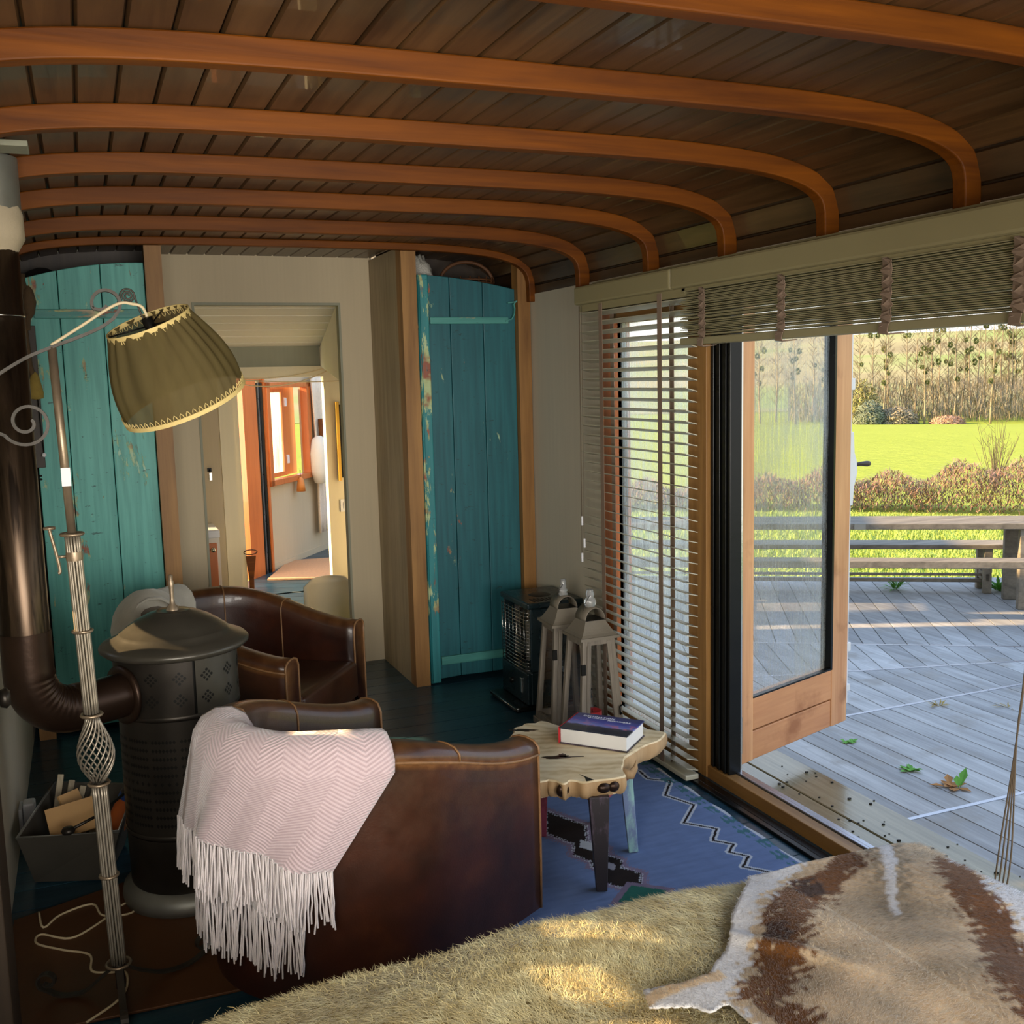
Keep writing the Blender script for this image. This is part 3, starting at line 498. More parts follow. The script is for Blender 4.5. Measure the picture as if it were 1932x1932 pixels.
# ------------------------------------------------------------------ deck
DZ = -.3; PV = Vector((6.77, 4.46, 0)); mb = MB()
def boards(mb, y0, y1, x0, x1):
    x = x0
    while x < x1: mb.box((x, y0, DZ-.03), (x+.141, y1, DZ)); x += .147
boards(mb, -.8, 3.268, 2.30, 8.2); boards(mb, 3.283, 4.452, 2.30, 6.7)
A0, A1, A2 = 0, R(15.6), R(31.4)
def wedge(mb, a, b):
    m = (a+b)/2; h = (b-a)/2; rad = Vector((-cos(m), sin(m), 0)); per = Vector((sin(m), cos(m), 0)); r = .05
    while r < 4.7:
        r2 = r+.141; vs = []
        for z in (DZ-.03, DZ):
            for rr, sg in ((r, -1), (r2, -1), (r2, 1), (r, 1)): p = PV+rad*rr+per*sg*max(.0, rr*math.tan(h)-.006); vs.append((p.x, p.y, z))
        mb.add(vs, [(3, 2, 1, 0), (4, 5, 6, 7), (0, 1, 5, 4), (1, 2, 6, 5), (2, 3, 7, 6), (3, 0, 4, 7)]); r += .147
wedge(mb, A0, A1); wedge(mb, A1, A2)
rad = Vector((-cos(A2), sin(A2), 0)); per = Vector((sin(A2), cos(A2), 0)); r = -2.2
while r < 4.8:
    M4 = Matrix(((rad.x, per.x, 0, PV.x), (rad.y, per.y, 0, PV.y), (0, 0, 1, 0), (0, 0, 0, 1))); mb.box((r, .008, DZ-.03), (r+.141, 2.45, DZ), M4); r += .147
struct('deck', mb, 'deck', bevel=.003, seg=1)
struct('deck_substructure', MB().box((2.28, -.8, DZ-.10), (8.2, 4.4, DZ-.045)).prism([(2.3, 4.3), (6.9, 4.3), (8.5, 3.6), (9.6, 5.2), (3.9, 8.9), (2.3, 7.0)], DZ-.10, DZ-.045), 'darkwood')
for i, (a, b) in enumerate(((Vector((2.3, 3.275, 0)), Vector((8.2, 3.275, 0))), (Vector((2.3, 4.456, 0)), PV), (PV+Vector((-cos(A1), sin(A1), 0))*4.7, PV), (PV+rad*4.7, PV-rad*2.2))):
    struct('trim_%d' % (50+i), MB().bar(a+Vector((0, 0, DZ-.004)), b+Vector((0, 0, DZ-.004)), .022, .012), 'alu')
mb = MB(); mb.box((2.30, .3, -.07), (2.487, 3.62, -.04)).box((2.495, .3, -.07), (2.69, 3.62, -.04)); struct('step_boards', mb, 'deckwet', bevel=.003, seg=1)
struct('step_riser', MB().box((2.31, .3, DZ), (2.68, 3.6, -.075)), 'darkwood')
mb = MB()
for i in range(150): p = Vector((rng.uniform(2.3, 2.95), rng.uniform(2.0, 3.5), 0)); z = -.04 if p.x < 2.69 else DZ; s_ = rng.uniform(.002, .006); mb.box((p.x-s_, p.y-s_*.7, z), (p.x+s_, p.y+s_*.7, z+s_), rnd=.5)
o = tag(mb.build('leaf_crumbs', 'darkmetal'), 'dark crumbs of leaf litter scattered on the wet step boards', 'debris', kind='stuff')
def weed(x, y, n, L, label, mat='leaf', z=DZ, sp=.6, broad=.016):
    mb = MB(); g = random.Random(int(x*1000))
    for i in range(n):
        a = g.uniform(0, 2*pi); l = L*g.uniform(.5, 1); up = g.uniform(.2, sp); d = Vector((cos(a), sin(a), up)).normalized(); w_ = Vector((-sin(a), cos(a), 0))*broad*g.uniform(.5, 1)
        p0 = Vector((x+g.uniform(-.015, .015), y+g.uniform(-.015, .015), z)); pm = p0+d*l*.55; pt = p0+d*l-Vector((0, 0, l*.15)); mb.add([p0, pm+w_, pt, pm-w_], [(0, 1, 2, 3)])
    return tag(mb.build('weed', mat, recalc=False), label, 'weed', 'weeds in the deck joints')
weed(3.504, 3.686, 14, .075, 'low dark green weed lying flat in a deck seam'); weed(3.53, 3.46, 12, .10, 'weed with brown dead leaves and one tall green leaf', 'dryleaf', broad=.02); weed(3.545, 3.44, 2, .13, 'single upright green leaf beside brown dead leaves', sp=3, broad=.022)
weed(3.513, 4.123, 14, .05, 'small bright green weed in the seam near the door leaf'); weed(4.338, 4.366, 16, .09, 'dry pale grass tuft beside a deck joint strip', 'straw', broad=.006); weed(4.65, 4.177, 9, .09, 'thin dry grass sprig right of the pale tuft', 'straw', broad=.004); weed(6.363, 6.92, 60, .2, 'green grass tuft growing at the sunlit deck edge', sp=1.5, broad=.008); weed(7.05, 6.45, 30, .2, 'leafy weed growing beside the picnic table leg', sp=2, broad=.03)
tag(MB().lathe([(.001, 0), (.018, .003), (.022, .010), (.012, .016), (.001, .018)], (2.98, 3.62, DZ), 8, wob=lambda t, z: 1+.3*cos(2*t)).build('dead_leaf', 'darkmetal'), 'dark curled dead leaf on the deck under the door leaf', 'leaf')
# ------------------------------------------------------------------ picnic table and benches
TA = Vector((.853, -.522, 0)); TN = Vector((.522, .853, 0)); TM = Matrix(((TA.x, TN.x, 0, 6.59), (TA.y, TN.y, 0, 5.87), (0, 0, 1, 0), (0, 0, 0, 1)))
def tb(name, mat, par, *bx, **k):
    mb = MB()
    for a, b in bx: mb.box(a, b, TM)
    return mb.build(name, mat, par, bevel=.006, **k)
pt = thing('picnic_table', 'long grey weathered picnic table at the far edge of the deck', 'table', TM @ Vector((-1.2, .2, DZ)))
for i in range(3): tb('top_plank', 'grey_timber', pt, ((-3.6, .0+.155*i, .335), (1.2, .148+.155*i, .382)))
for s_, n0 in ((.02, .40), (-3.2, .40)): tb('leg', 'grey_timber', pt, ((s_, n0, DZ), (s_+.115, n0+.06, .335)))
for s_ in (.02, -3.2): tb('leg', 'grey_timber', pt, ((s_, .02, DZ), (s_+.06, .085, .335)), ((s_+.06, .03, DZ), (s_+.12, .06, .335)))
tb('steel_bracket', 'galv', pt, ((-1.22, -.006, .335), (-1.13, 0, .385)))
nb = thing('picnic_bench', 'grey weathered bench on the near side of the picnic table', 'bench', TM @ Vector((-1.2, -.32, DZ))); tb('seat_plank', 'grey_timber', nb, ((-3.5, -.45, .11), (1.2, -.28, .165))); [tb('leg', 'grey_timber', nb, ((s_, -.42, DZ), (s_+.06, -.31, .11))) for s_ in (.75, -3.2)]
fb_ = thing('picnic_bench', 'grey bench on the far side of the table with trestle leg', 'bench', TM @ Vector((-1.2, .75, DZ))); tb('seat_plank', 'grey_timber', fb_, ((-3.5, .62, .075), (1.0, .88, .115))); [tb('leg', 'grey_timber', fb_, ((s_, n_, DZ), (s_+.065, n_+.06, .075))) for s_ in (-.07, -3.2) for n_ in (.63, .84)]
tb('stretcher', 'grey_timber', fb_, ((-3.2, .73, -.17), (-.03, .77, -.15))); tb('stretcher', 'grey_timber', fb_, ((-3.2, .73, -.225), (-.03, .77, -.195))); tb('crossbar', 'grey_timber', fb_, ((-.06, .63, -.2), (-.02, .9, -.13)))
# ------------------------------------------------------------------ ground, hedge, trees, hill
def gz(r, a=0):
    if r < 20: return -.42-.5*max(0, (r-8))/12
    if r < 125: return -.92-.0345*(r-20)+.25*sin(r*.07+a*3)*(r-20)/105
    if r < 180: return -4.6-.012*(r-125)
    return -5.3+18.5*((r-180)/260)**1.3
def polar(name, r0, r1, nr, a0, a1, na, mat, pw=1.0):
    rows = []
    for i in range(nr+1):
        r = r0+(r1-r0)*(i/nr)**pw; rows.append([Vector((r*sin(a0+(a1-a0)*j/na), r*cos(a0+(a1-a0)*j/na), gz(r, a0+(a1-a0)*j/na))) for j in range(na+1)])
    return struct(name, MB().grid(rows), mat)
polar('ground', 2.0, 178, 120, R(-30), R(120), 60, 'meadow', 1.6); polar('hillside', 172, 460, 40, R(-30), R(120), 60, 'hill')
def ang(px): return YAW+math.atan((px-966)/1969.9)
def at_(px, r): a = ang(px); return Vector((r*sin(a), r*cos(a), gz(r, a)))
g = np.random.default_rng(5)
# near grass
n = 42000; a = g.uniform(R(20), R(58), n); r = 7.3+11*g.random(n)**.8; P = np.stack([r*np.sin(a), r*np.cos(a), np.array([gz(x) for x in r])], 1)
off = (P[:, 0]-6.77)*.522+(P[:, 1]-4.46)*.853; keep = off > 2.5; P = P[keep]; n = len(P)
C = np.array([.26, .39, .06])*(1+g.normal(0, .25, (n, 1)))+g.random((n, 1))*np.array([.12, .08, .02])
V, q, t_, CC = blades(P, np.tile([0, 0, 1.], (n, 1)), np.full((n, 1), .11), .012, g.normal(0, 1, (n, 3)), np.clip(C, .02, 1), .6, .8, .4, 3)
tag(blade_mesh('meadow_grass', V, q, t_, CC, 'hair'), 'bright green grass growing between the deck and the hedge', 'grass', kind='stuff')
# bramble hedge
n = 26000; a = g.uniform(R(22), R(56), n); r = 18.6+1.6*g.random(n); hh = (.45+.2*np.sin(a*40)*.4+.12*np.sin(a*113)+.35*(a-R(35))/R(15)); P = np.stack([r*np.sin(a), r*np.cos(a), np.array([gz(x) for x in r])+g.random(n)**.8*np.clip(hh, .3, 1.0)], 1)
C = np.where(g.random((n, 1)) < .16, np.array([[.22, .24, .08]]), np.array([[.26, .14, .09]]))*(1+g.normal(0, .35, (n, 1)))
V, q, t_, CC = blades(P, np.tile([0, 0, 1.], (n, 1)), np.full((n, 1), .19), .016, g.normal(0, 1, (n, 3)), np.clip(C, .02, 1), .8, .45, .5, 4)
tag(blade_mesh('bramble_hedge', V, q, t_, CC, 'hair'), 'brown bramble hedge running along the edge of the near meadow', 'hedge', kind='stuff')
def bare_shrub(name, base, h, sp, n, mat, label, cat, seed, rad=.02, group=None):
    gg = random.Random(seed); mb = MB()
    for i in range(n):
        a = gg.uniform(0, 2*pi); l = h*gg.uniform(.45, 1); tip = Vector((cos(a)*sp*gg.random(), sin(a)*sp*gg.random(), l)); m_ = tip*.5+Vector((gg.uniform(-1, 1), gg.uniform(-1, 1), 0))*sp*.08
        mb.tube([base, base+m_, base+tip], [rad, rad*.6, rad*.15], 3, cap=False)
        for k in range(5):
            f = gg.uniform(.3, .95); p0 = base+tip*f; d = Vector((gg.uniform(-1, 1), gg.uniform(-1, 1), gg.uniform(.3, 1.2)))*l*.16; mb.tube([p0, p0+d], [rad*.35, rad*.12], 3, cap=False)
    return tag(mb.build(name, mat, recalc=False), label, cat, group)
bare_shrub('bare_shrub', at_(1884, 24), 1.75, .55, 26, 'twig', 'thin bare shrub standing against the green field behind the hedge', 'shrub', 3, .012)
# poplars with mistletoe, four habits
def poplar(seed, h, n, balls):
    gg = random.Random(seed); root = thing('poplar_tree', 'x', 'tree'); mb = MB(); tw = MB(); lean = gg.uniform(-.3, .3)
    tr = [Vector((lean*(z/h)**2+.12*sin(z*.6+seed), .1*cos(z*.5), z)) for z in [h*i/10 for i in range(11)]]; mb.tube(tr, [.15*(1-.9*i/10) for i in range(11)], 5)
    def tp(f): i = min(9, int(f*10)); return tr[i].lerp(tr[i+1], f*10-i)
    for i in range(n):
        f = gg.uniform(.12, .99); p = tp(f); a = gg.uniform(0, 2*pi); l = (1.0-f*.75)*h*.24*gg.uniform(.5, 1.1); d = Vector((cos(a), sin(a), gg.uniform(.35, 1.1))).normalized(); e = p+d*l+Vector((0, 0, l*.1)); tw.tube([p, p+d*l*.5, e], [.028*(1.1-f), .018, .006], 3, cap=False)
        for k in range(6):
            f2 = gg.uniform(.25, 1); p2 = p.lerp(e, f2); d2 = (d+Vector((gg.uniform(-1, 1), gg.uniform(-1, 1), gg.uniform(-.2, .9)))*.8).normalized(); tw.tube([p2, p2+d2*l*gg.uniform(.2, .45)], [.012, .004], 3, cap=False)
    mb.build('trunk', 'trunk', root, world=False, recalc=False); tw.build('crown', 'twig', root, world=False, recalc=False)
    for i in range(balls):
        f = gg.uniform(.35, .92); a = gg.uniform(0, 2*pi); c = tp(f)+Vector((cos(a), sin(a), .1))*h*.055*gg.uniform(.4, 1.2); rr = gg.uniform(.28, .48); m_ = MB(); m2 = random.Random(seed*31+i)
        for k in range(110):
            dd = Vector((m2.gauss(0, 1), m2.gauss(0, 1), m2.gauss(0, 1))).normalized(); s1 = dd.orthogonal().normalized()*.07; p = c+dd*rr*m2.uniform(.3, .6); m_.add([p-s1, c+dd*rr*m2.uniform(.8, 1.1), p+s1], [(0, 1, 2)])
        m_.build('mistletoe', 'mistletoe', root, world=False, recalc=False)
    return root
protos = [poplar(3, 12.2, 85, 5), poplar(8, 11.2, 80, 3), poplar(14, 13.2, 90, 8), poplar(21, 10.6, 75, 1)]; used = set()
TP = [(1436, 126, 0), (1468, 131, 1), (1502, 124, 2), (1536, 129, 3), (1560, 122, 0), (1590, 130, 1), (1622, 128, 3), (1650, 126, 1), (1671, 124, 0), (1677, 131, 3), (1711, 125, 1), (1730, 129, 3), (1746, 123, 0), (1761, 124, 2), (1772, 128, 1), (1790, 133, 3), (1803, 122, 0), (1818, 131, 3), (1831, 124, 2), (1846, 128, 3), (1857, 133, 1), (1873, 123, 0), (1878, 130, 3), (1890, 132, 1), (1902, 122, 2), (1908, 127, 3), (1915, 131, 0), (1932, 126, 1), (1948, 129, 3)]
ORD = 'first second third fourth fifth sixth seventh eighth ninth tenth eleventh twelfth thirteenth fourteenth fifteenth sixteenth seventeenth eighteenth nineteenth twentieth twenty-first twenty-second twenty-third twenty-fourth twenty-fifth twenty-sixth twenty-seventh twenty-eighth twenty-ninth thirtieth'.split()
placed = []
for i, (px, rr, k) in enumerate(TP):
    o = protos[k] if k not in used else copy_tree(protos[k]); used.add(k)
    for rr in [rr+(d_//2)*(1 if d_ % 2 else -.25) for d_ in range(0, 110)]:
        c_ = at_(px, max(121, rr))
        if all((c_-q_).length > 4.6 for q_ in placed): break
    placed.append(c_); rr = c_.xy.length; o.location = c_; o.scale = (.85*rr/125, .85*rr/125, 1.06*rr/125); o.rotation_euler.z = random.uniform(0, 6.28); o['group'] = 'bare poplars along the far edge of the field'
    o['label'] = ('bare poplar hung with mistletoe, ', 'slim bare poplar, ', 'tall bare poplar with many mistletoe balls, ', 'thin leafless poplar, ')[k]+ORD[i]+' from the left in the far tree line'
# woodland thicket between the trunks
n = 9000; mbk = MB(); a = np.array([ang(x) for x in g.uniform(1490, 1990, n)]); r = g.uniform(124, 150, n); P = np.stack([r*np.sin(a), r*np.cos(a), np.array([gz(x) for x in r])+g.random(n)**2.0*4.2], 1)
C = np.array([.17, .145, .10])*(1+g.normal(0, .3, (n, 1)))+g.random((n, 1))*np.array([.07, .06, .03])
V, q, t_, CC = blades(P, np.tile([0, 0, 1.], (n, 1)), np.full((n, 1), 1.7), .06, g.normal(0, 1, (n, 3)), np.clip(C, .02, 1), .5, .75, .2, 9)
tag(blade_mesh('woodland_thicket', V, q, t_, CC, 'hair'), 'tangled brown scrub filling the ground between the far poplars', 'scrub', kind='stuff')
def bush(px, r, w, h, mat, label, seed):
    gg = np.random.default_rng(seed); n = 2500; c = at_(px, r); d = gg.normal(0, 1, (n, 3)); d /= np.linalg.norm(d, axis=1, keepdims=True); d[:, 2] = abs(d[:, 2]); k = gg.uniform(.6, 1, (n, 1)); P = np.array(c)+d*k*np.array([w, w, h])
    col = np.array(mat)*(1+gg.normal(0, .25, (n, 1))); V, q, t_, CC = blades(P, d, np.full((n, 1), .5), .13, gg.normal(0, 1, (n, 3)), np.clip(col, .01, 1), .6, .4, .4, seed); return tag(blade_mesh('round_bush', V, q, t_, CC, 'hair'), label, 'bush')
bush(1644, 121, 1.7, 2.6, (.16, .19, .12), 'dark ivy green bush at the left end of the far field', 31); bush(1632, 128, 1.9, 5.0, (.34, .33, .10), 'yellow green bush rising behind the dark ivy bush', 32); bush(1696, 122, 2.2, 1.9, (.26, .22, .14), 'pale brown bare bush right of the dark ivy bush', 33); bush(1790, 122, 1.8, .8, (.42, .25, .16), 'low reddish brown bush under the middle poplars', 34)
# ------------------------------------------------------------------ turquoise cupboard doors
def plank_leaf(mb, xs, y0, y1, z0, topf):
    M4 = Matrix(((1, 0, 0, 0), (0, 0, 1, 0), (0, 1, 0, 0), (0, 0, 0, 1)))
    for a, b in zip(xs, xs[1:]):
        a_, b_ = a+.0015, b-.0015; n = 6; po = [(a_, z0+random.uniform(-.004, .004)), (b_, z0+random.uniform(-.004, .004))]+[(b_+(a_-b_)*i/n, topf(b_+(a_-b_)*i/n)) for i in range(n+1)]; mb.prism(po, y0, y1, M4)
cd1 = thing('cupboard_door', 'brightly lit turquoise arched plank cupboard door at the left, behind the flue pipe', 'door', (.05, 5.15, .02), 0, 'turquoise cupboard doors')
f1 = lambda x: 2.155-.075*max(0, (.305-x)/.5)**2
mb = MB(); plank_leaf(mb, [-.198, -.06, .12, .308], 5.135, 5.162, .025, f1); mb.build('plank_panel', 'teal', cd1, bevel=.003)
MB().box((-.165, 5.12, 1.905), (.285, 5.135, 1.945)).build('batten', 'teal_strap', cd1, bevel=.003); MB().box((-.165, 5.12, .09), (.285, 5.135, .135)).build('batten', 'teal_strap', cd1, bevel=.003)
MB().box((.02, 5.129, .03), (.15, 5.136, .10)).box((-.19, 5.128, .035), (-.05, 5.136, .08)).build('foot_patch', 'teal_strap', cd1, bevel=.003)
cd2 = thing('cupboard_door', 'deep teal arched plank cupboard door at the right, with a curled latch', 'door', (1.87, 5.15, .015), 0, 'turquoise cupboard doors')
f2 = lambda x: 2.118-.068*max(0, (x-1.6)/.53)**1.7
mb = MB(); plank_leaf(mb, [1.655, 1.775, 1.955, 2.135], 5.13, 5.158, .02, f2); mb.build('plank_panel', 'teal_d', cd2, bevel=.003)
mb = MB(); mb.box((1.597, 5.105, .005), (1.655, 5.158, 2.117)); mb.build('edge_post', 'teal_edge', cd2, bevel=.006); MB().tube([(1.603, 5.103, .01), (1.603, 5.103, 2.11)], .006, 6).build('edge_bead', 'teal_edge', cd2)
MB().box((1.663, 5.112, 1.872), (2.09, 5.13, 1.906)).build('batten', 'teal_strap', cd2, bevel=.003); MB().box((1.663, 5.112, .095), (2.09, 5.13, .14)).build('batten', 'teal_strap', cd2, bevel=.003)
lt = MB(); lt.ribbon([(2.07, 5.112, 1.885), (2.105, 5.112, 1.895), (2.12, 5.112, 1.92), (2.123, 5.112, 1.95), (2.118, 5.112, 1.972), (2.13, 5.11, 1.985), (2.15, 5.105, 1.995), (2.158, 5.10, 2.015), (2.15, 5.10, 2.022)], .02, .006, (0, 1, 0)); lt.ribbon([(2.085, 5.11, 1.978), (2.12, 5.11, 1.982), (2.145, 5.108, 1.99)], .014, .006, (0, 1, 0)); lt.build('latch_hook', 'teal_strap', cd2)
def lump(name, c, s, mat, label, cat, seed, amp=.25, nu=28, nv=18):
    gg = np.random.default_rng(seed); ph = gg.uniform(0, 6.28, (6, 3)); rows = []
    for i in range(nv+1):
        t = pi*i/nv; row = []
        for j in range(nu):
            p = 2*pi*j/nu; d = Vector((sin(t)*cos(p), sin(t)*sin(p), cos(t))); f = 1+amp*sum(sin(3*d.x*(k+1)+ph[k][0])*sin(3*d.y*(k+1)+ph[k][1])*cos(2.5*d.z*(k+1)+ph[k][2])/(k+1) for k in range(5)); row.append((c[0]+d.x*s[0]*f, c[1]+d.y*s[1]*f, c[2]+d.z*s[2]*f))
        rows.append(row)
    return tag(MB().grid(rows, wrap=True).build(name, mat), label, cat)
lump('plastic_bag', (1.685, 5.36, 2.06), (.095, .1, .165), 'plasticbag', 'crumpled white plastic bag stuffed above the right teal door', 'bag', 2)
bk = thing('wicker_basket', 'brown wicker basket stored above the right teal door', 'basket', (1.94, 5.36, 1.92))
mb = MB(); N = 64
for r_ in range(13):
    z = 1.93+.015*r_; rr = .125+.018*r_/12; mb.tube([(1.955+rr*cos(2*pi*i/N)*(1+.012*(-1)**(i//2+r_)), 5.36+rr*.85*sin(2*pi*i/N), z) for i in range(N)], .006, 4, closed=True)
for i in range(18): a = 2*pi*i/18; mb.tube([(1.955+.127*cos(a), 5.36+.108*sin(a), 1.925), (1.955+.145*cos(a), 5.36+.123*sin(a), 2.125)], .005, 4)
mb.build('woven_body', 'wicker', bk); MB().tube([(1.955+.15*cos(t_), 5.36, 2.10+.11*sin(t_)) for t_ in [pi*i/16 for i in range(17)]], .010, 6).build('handle', 'wicker', bk)
lump('dark_bag', (-.12, 5.36, 2.02), (.12, .1, .115), 'darkcloth', 'black cloth bag stored above the left turquoise door', 'bag', 5, .15)
lump('folded_blanket', (.14, 5.38, 2.03), (.13, .1, .11), 'browncloth', 'folded brown blanket stored above the left turquoise door', 'blanket', 6, .15)
# hanging board with rope and tassel
hb_ = thing('wall_hanging', 'dark wooden board with old rope and straw tassels hanging behind the flue pipe', 'decoration', (-.2, 5.08, 1.25))
MB().bar((-.193, 5.07, 1.25), (-.19, 5.07, 1.87), .055, .02, (0, 1, 0)).build('board', 'darkwood', hb_, bevel=.002)
MB().tube([(-.195, 5.05, 2.09), (-.205, 5.05, 1.95), (-.2, 5.045, 1.8), (-.195, 5.045, 1.7), (-.18, 5.045, 1.62)], .012, 8).tube([(-.195, 5.05, 2.06), (-.18, 5.05, 1.98), (-.19, 5.045, 1.85)], .010, 8).build('rope', 'rope', hb_)
MB().lathe([(.005, .07), (.014, .06), (.022, .03), (.032, -.02), (.03, -.045), (.002, -.05)], (-.18, 5.045, 1.60), 12, wob=lambda t, z: 1+.08*sin(9*t)).build('tassel', 'straw', hb_)
MB().lathe([(.006, .07), (.02, .05), (.03, .0), (.02, -.05), (.005, -.07)], (-.178, 5.05, 1.97), 10).build('float', 'rope', hb_)
MB().tube([(-.176, 5.04, 1.6), (-.17, 5.035, 1.4), (-.167, 5.035, 1.31)], .0025, 5).build('pull_string', 'darkmetal', hb_); MB().lathe([(.001, -.008), (.009, -.004), (.009, .006), (.003, .012)], (-.167, 5.035, 1.305), 10).build('string_bead', 'plasticwhite', hb_); MB().tube([(-.21, 5.07, 1.215), (-.185, 5.04, 1.215)], .005, 6).tube([(-.21, 5.07, 1.20), (-.185, 5.04, 1.20)], .005, 6).build('peg', 'darkmetal', hb_)
tag(MB().box((-.20, 2.87, 2.182), (-.075, 2.97, 2.196), Matrix.Rotation(0, 4, 'Y')).build('flashing_plate', 'greypaint', bevel=.002), 'small teal metal plate on the ceiling beside the flue pipe', 'plate')
# ------------------------------------------------------------------ flue pipe and stove
FX, FY = -.187, 3.1; SX, SY = .215, 3.32; hd = Vector((SX-FX, SY-FY, 0)).normalized(); FR = .064
fl_ = thing('flue_pipe', 'stained dark steel flue pipe rising from the stove to the ceiling', 'pipe', (FX, FY, .66))
MB().lathe([(FR, .86), (FR, 1.985), (FR*.9, 1.985)], (FX, FY, 0), 36).build('pipe', 'flue', fl_); MB().tube([(FX+FR*1.01*cos(t_), FY+FR*1.01*sin(t_), 1.79) for t_ in [2*pi*i/36 for i in range(36)]], .003, 5, closed=True).build('joint_ring', 'chrome', fl_)
MB().lathe([(FR*.95, 1.95), (FR*1.15, 1.975), (FR*1.28, 1.99), (FR*1.28, 2.05), (FR*1.2, 2.07)], (FX, FY, 0), 30, wob=lambda t, z: 1+.02*sin(7*t+z*60)).build('collar', 'putty', fl_, label=None) if 0 else MB().lathe([(FR*.95, 1.95), (FR*1.15, 1.975), (FR*1.28, 1.99), (FR*1.28, 2.05), (FR*1.2, 2.07)], (FX, FY, 0), 30, wob=lambda t, z: 1+.02*sin(7*t+z*60)).build('collar', 'putty', fl_)
MB().lathe([(FR*1.22, 2.04), (FR*1.22, 2.195)], (FX, FY, 0), 30).build('roof_sleeve', 'galv', fl_)
BR = .125; ZC = .69; ctr = Vector((FX, FY, 0))+hd*BR; pts = [Vector((FX, FY, .94)), Vector((FX, FY, .88)), Vector((FX, FY, .83))]
for i in range(0, 41): a = pi/2*i/40; pts.append(Vector((FX, FY, 0))+hd*(BR*(1-cos(a)))+Vector((0, 0, ZC+BR-BR*sin(a))))
endp = Vector((SX, SY, ZC))-hd*.172
for f in (.3, .6, .85, 1): pts.append((Vector((FX, FY, ZC))+hd*BR).lerp(endp, f))
mb = MB(); n = 30; rows = []
for i, p in enumerate(pts):
    d = (pts[min(i+1, len(pts)-1)]-pts[max(i-1, 0)]).normalized(); y_ = hd.cross(Vector((0, 0, 1))); x_ = y_.cross(d).normalized(); row = []; k = i-3
    for j in range(n):
        t_ = 2*pi*j/n; inner = max(0, cos(t_)*1.0+.35)/1.35; rg = 1.03+(.10*inner*(abs((k/40*11) % 1-.5)*2-.35) if 0 <= k <= 40 else 0)
        row.append(p+(x_*cos(t_)+y_*sin(t_))*FR*rg)
    rows.append(row)
mb.grid(rows, wrap=True); mb.build('elbow', 'elbow', fl_)
MB().lathe([(FR*1.0, -.006), (FR*1.38, -.006), (FR*1.38, .006), (FR*1.0, .006)], (0, 0, 0), 28).build('wall_flange', 'elbow', fl_, world=False)
fo = fl_.children[-1]; q_ = hd.to_track_quat('Z', 'Y'); fo.rotation_mode = 'QUATERNION'; fo.rotation_quaternion = q_; fo.location = endp-hd*.012-Vector((FX, FY, .66))
stv = thing('wood_stove', 'round black cast iron wood stove with pierced drum and domed lid', 'stove', (SX, SY, 0)); SO = (SX, SY, 0); DR = .184
MB().lathe([(.16, .005), (.2, .005), (.205, .03), (.2, .055), (.17, .07)], SO, 48).build('base_ring', 'putty' if 0 else 'galv', stv)
MB().lathe([(.165, .06), (.175, .075), (.178, .24)], SO, 48).build('ash_drum', 'iron', stv); MB().lathe([(.18, .243), (.184, .25), (.18, .257)], SO, 48).build('band', 'iron', stv)
MB().lathe([(.178, .255), (.178, .61)], SO, 60).build('lower_drum', 'iron', stv); MB().lathe([(.18, .612), (.186, .62), (.18, .628)], SO, 48).build('band', 'iron', stv)
cdir = math.atan2(-SY, -SX); gap = cdir+R(15)
MB().lathe([(DR, .628), (DR, .795)], SO, 60, a0=gap+R(1.2), a1=gap+R(170)).build('upper_drum', 'galv' if 0 else 'ironlid', stv); MB().lathe([(DR, .628), (DR, .795)], SO, 60, a0=gap-R(188), a1=gap-R(1.2)).build('upper_drum', 'iron', stv); MB().lathe([(DR-.012, .60), (DR-.012, .80)], SO, 48).build('inner_drum', 'darkmetal', stv)
mb = MB()
def on_drum(a, z, w, h, r, sq=True):
    vs = []; n = 4 if sq else 8
    for k in range(n): t_ = 2*pi*k/n; aa = a+w*cos(t_)/r; vs.append((SX+r*cos(aa), SY+r*sin(aa), z+h*sin(t_)))
    mb.add(vs, [tuple(range(n))])
for da in [-75+25.5*i for i in range(14)]:
    if abs(da-15) < 8: continue
    for z in (.742, .676):
        for i in (-1, 0, 1):
            for j in (-1, 0, 1): corner = abs(i)+abs(j) == 2; on_drum(cdir+R(da)+(i-j)*.0078/DR, z+(i+j)*.0078, .0047, .0047, DR+.0008, not corner)
mb.build('vent_holes', 'darkmetal', stv, recalc=False); mb = MB()
for i in range(64):
    for j in range(11):
        if i % 8 in (7,) or j % 6 == 5 and i % 2: continue
        a = cdir-R(110)+R(220)*i/64; on_drum(a, .29+.026*j, .0052, .0068, .1788)
mb.build('perforations', 'darkmetal', stv, recalc=False)
lid = MB().lathe([(.18, .79), (.21, .797), (.221, .806), (.222, .814), (.214, .823), (.185, .835), (.165, .846), (.161, .852), (.158, .853), (.14, .868), (.11, .888), (.075, .905), (.052, .911), (.05, .913), (.046, .91), (.03, .912), (.001, .913)], SO, 64).build('lid', 'ironlid', stv)
MB().lathe([(.02, .91), (.017, .922), (.009, .93), (.006, .95), (.0075, .985), (.009, 1.0), (.006, 1.005), (.007, 1.02), (.001, 1.024)], SO, 14).build('knob_spindle', 'brass', lid)
tag(MB().prism([(-.3, 2.7), (.55, 2.66), (.58, 3.38), (.3, 3.5), (.05, 3.46), (-.3, 3.33)], .002, .010).build('hearth_plate', 'rust', bevel=.002), 'rusty brown steel hearth plate under the stove and floor lamp', 'plate')
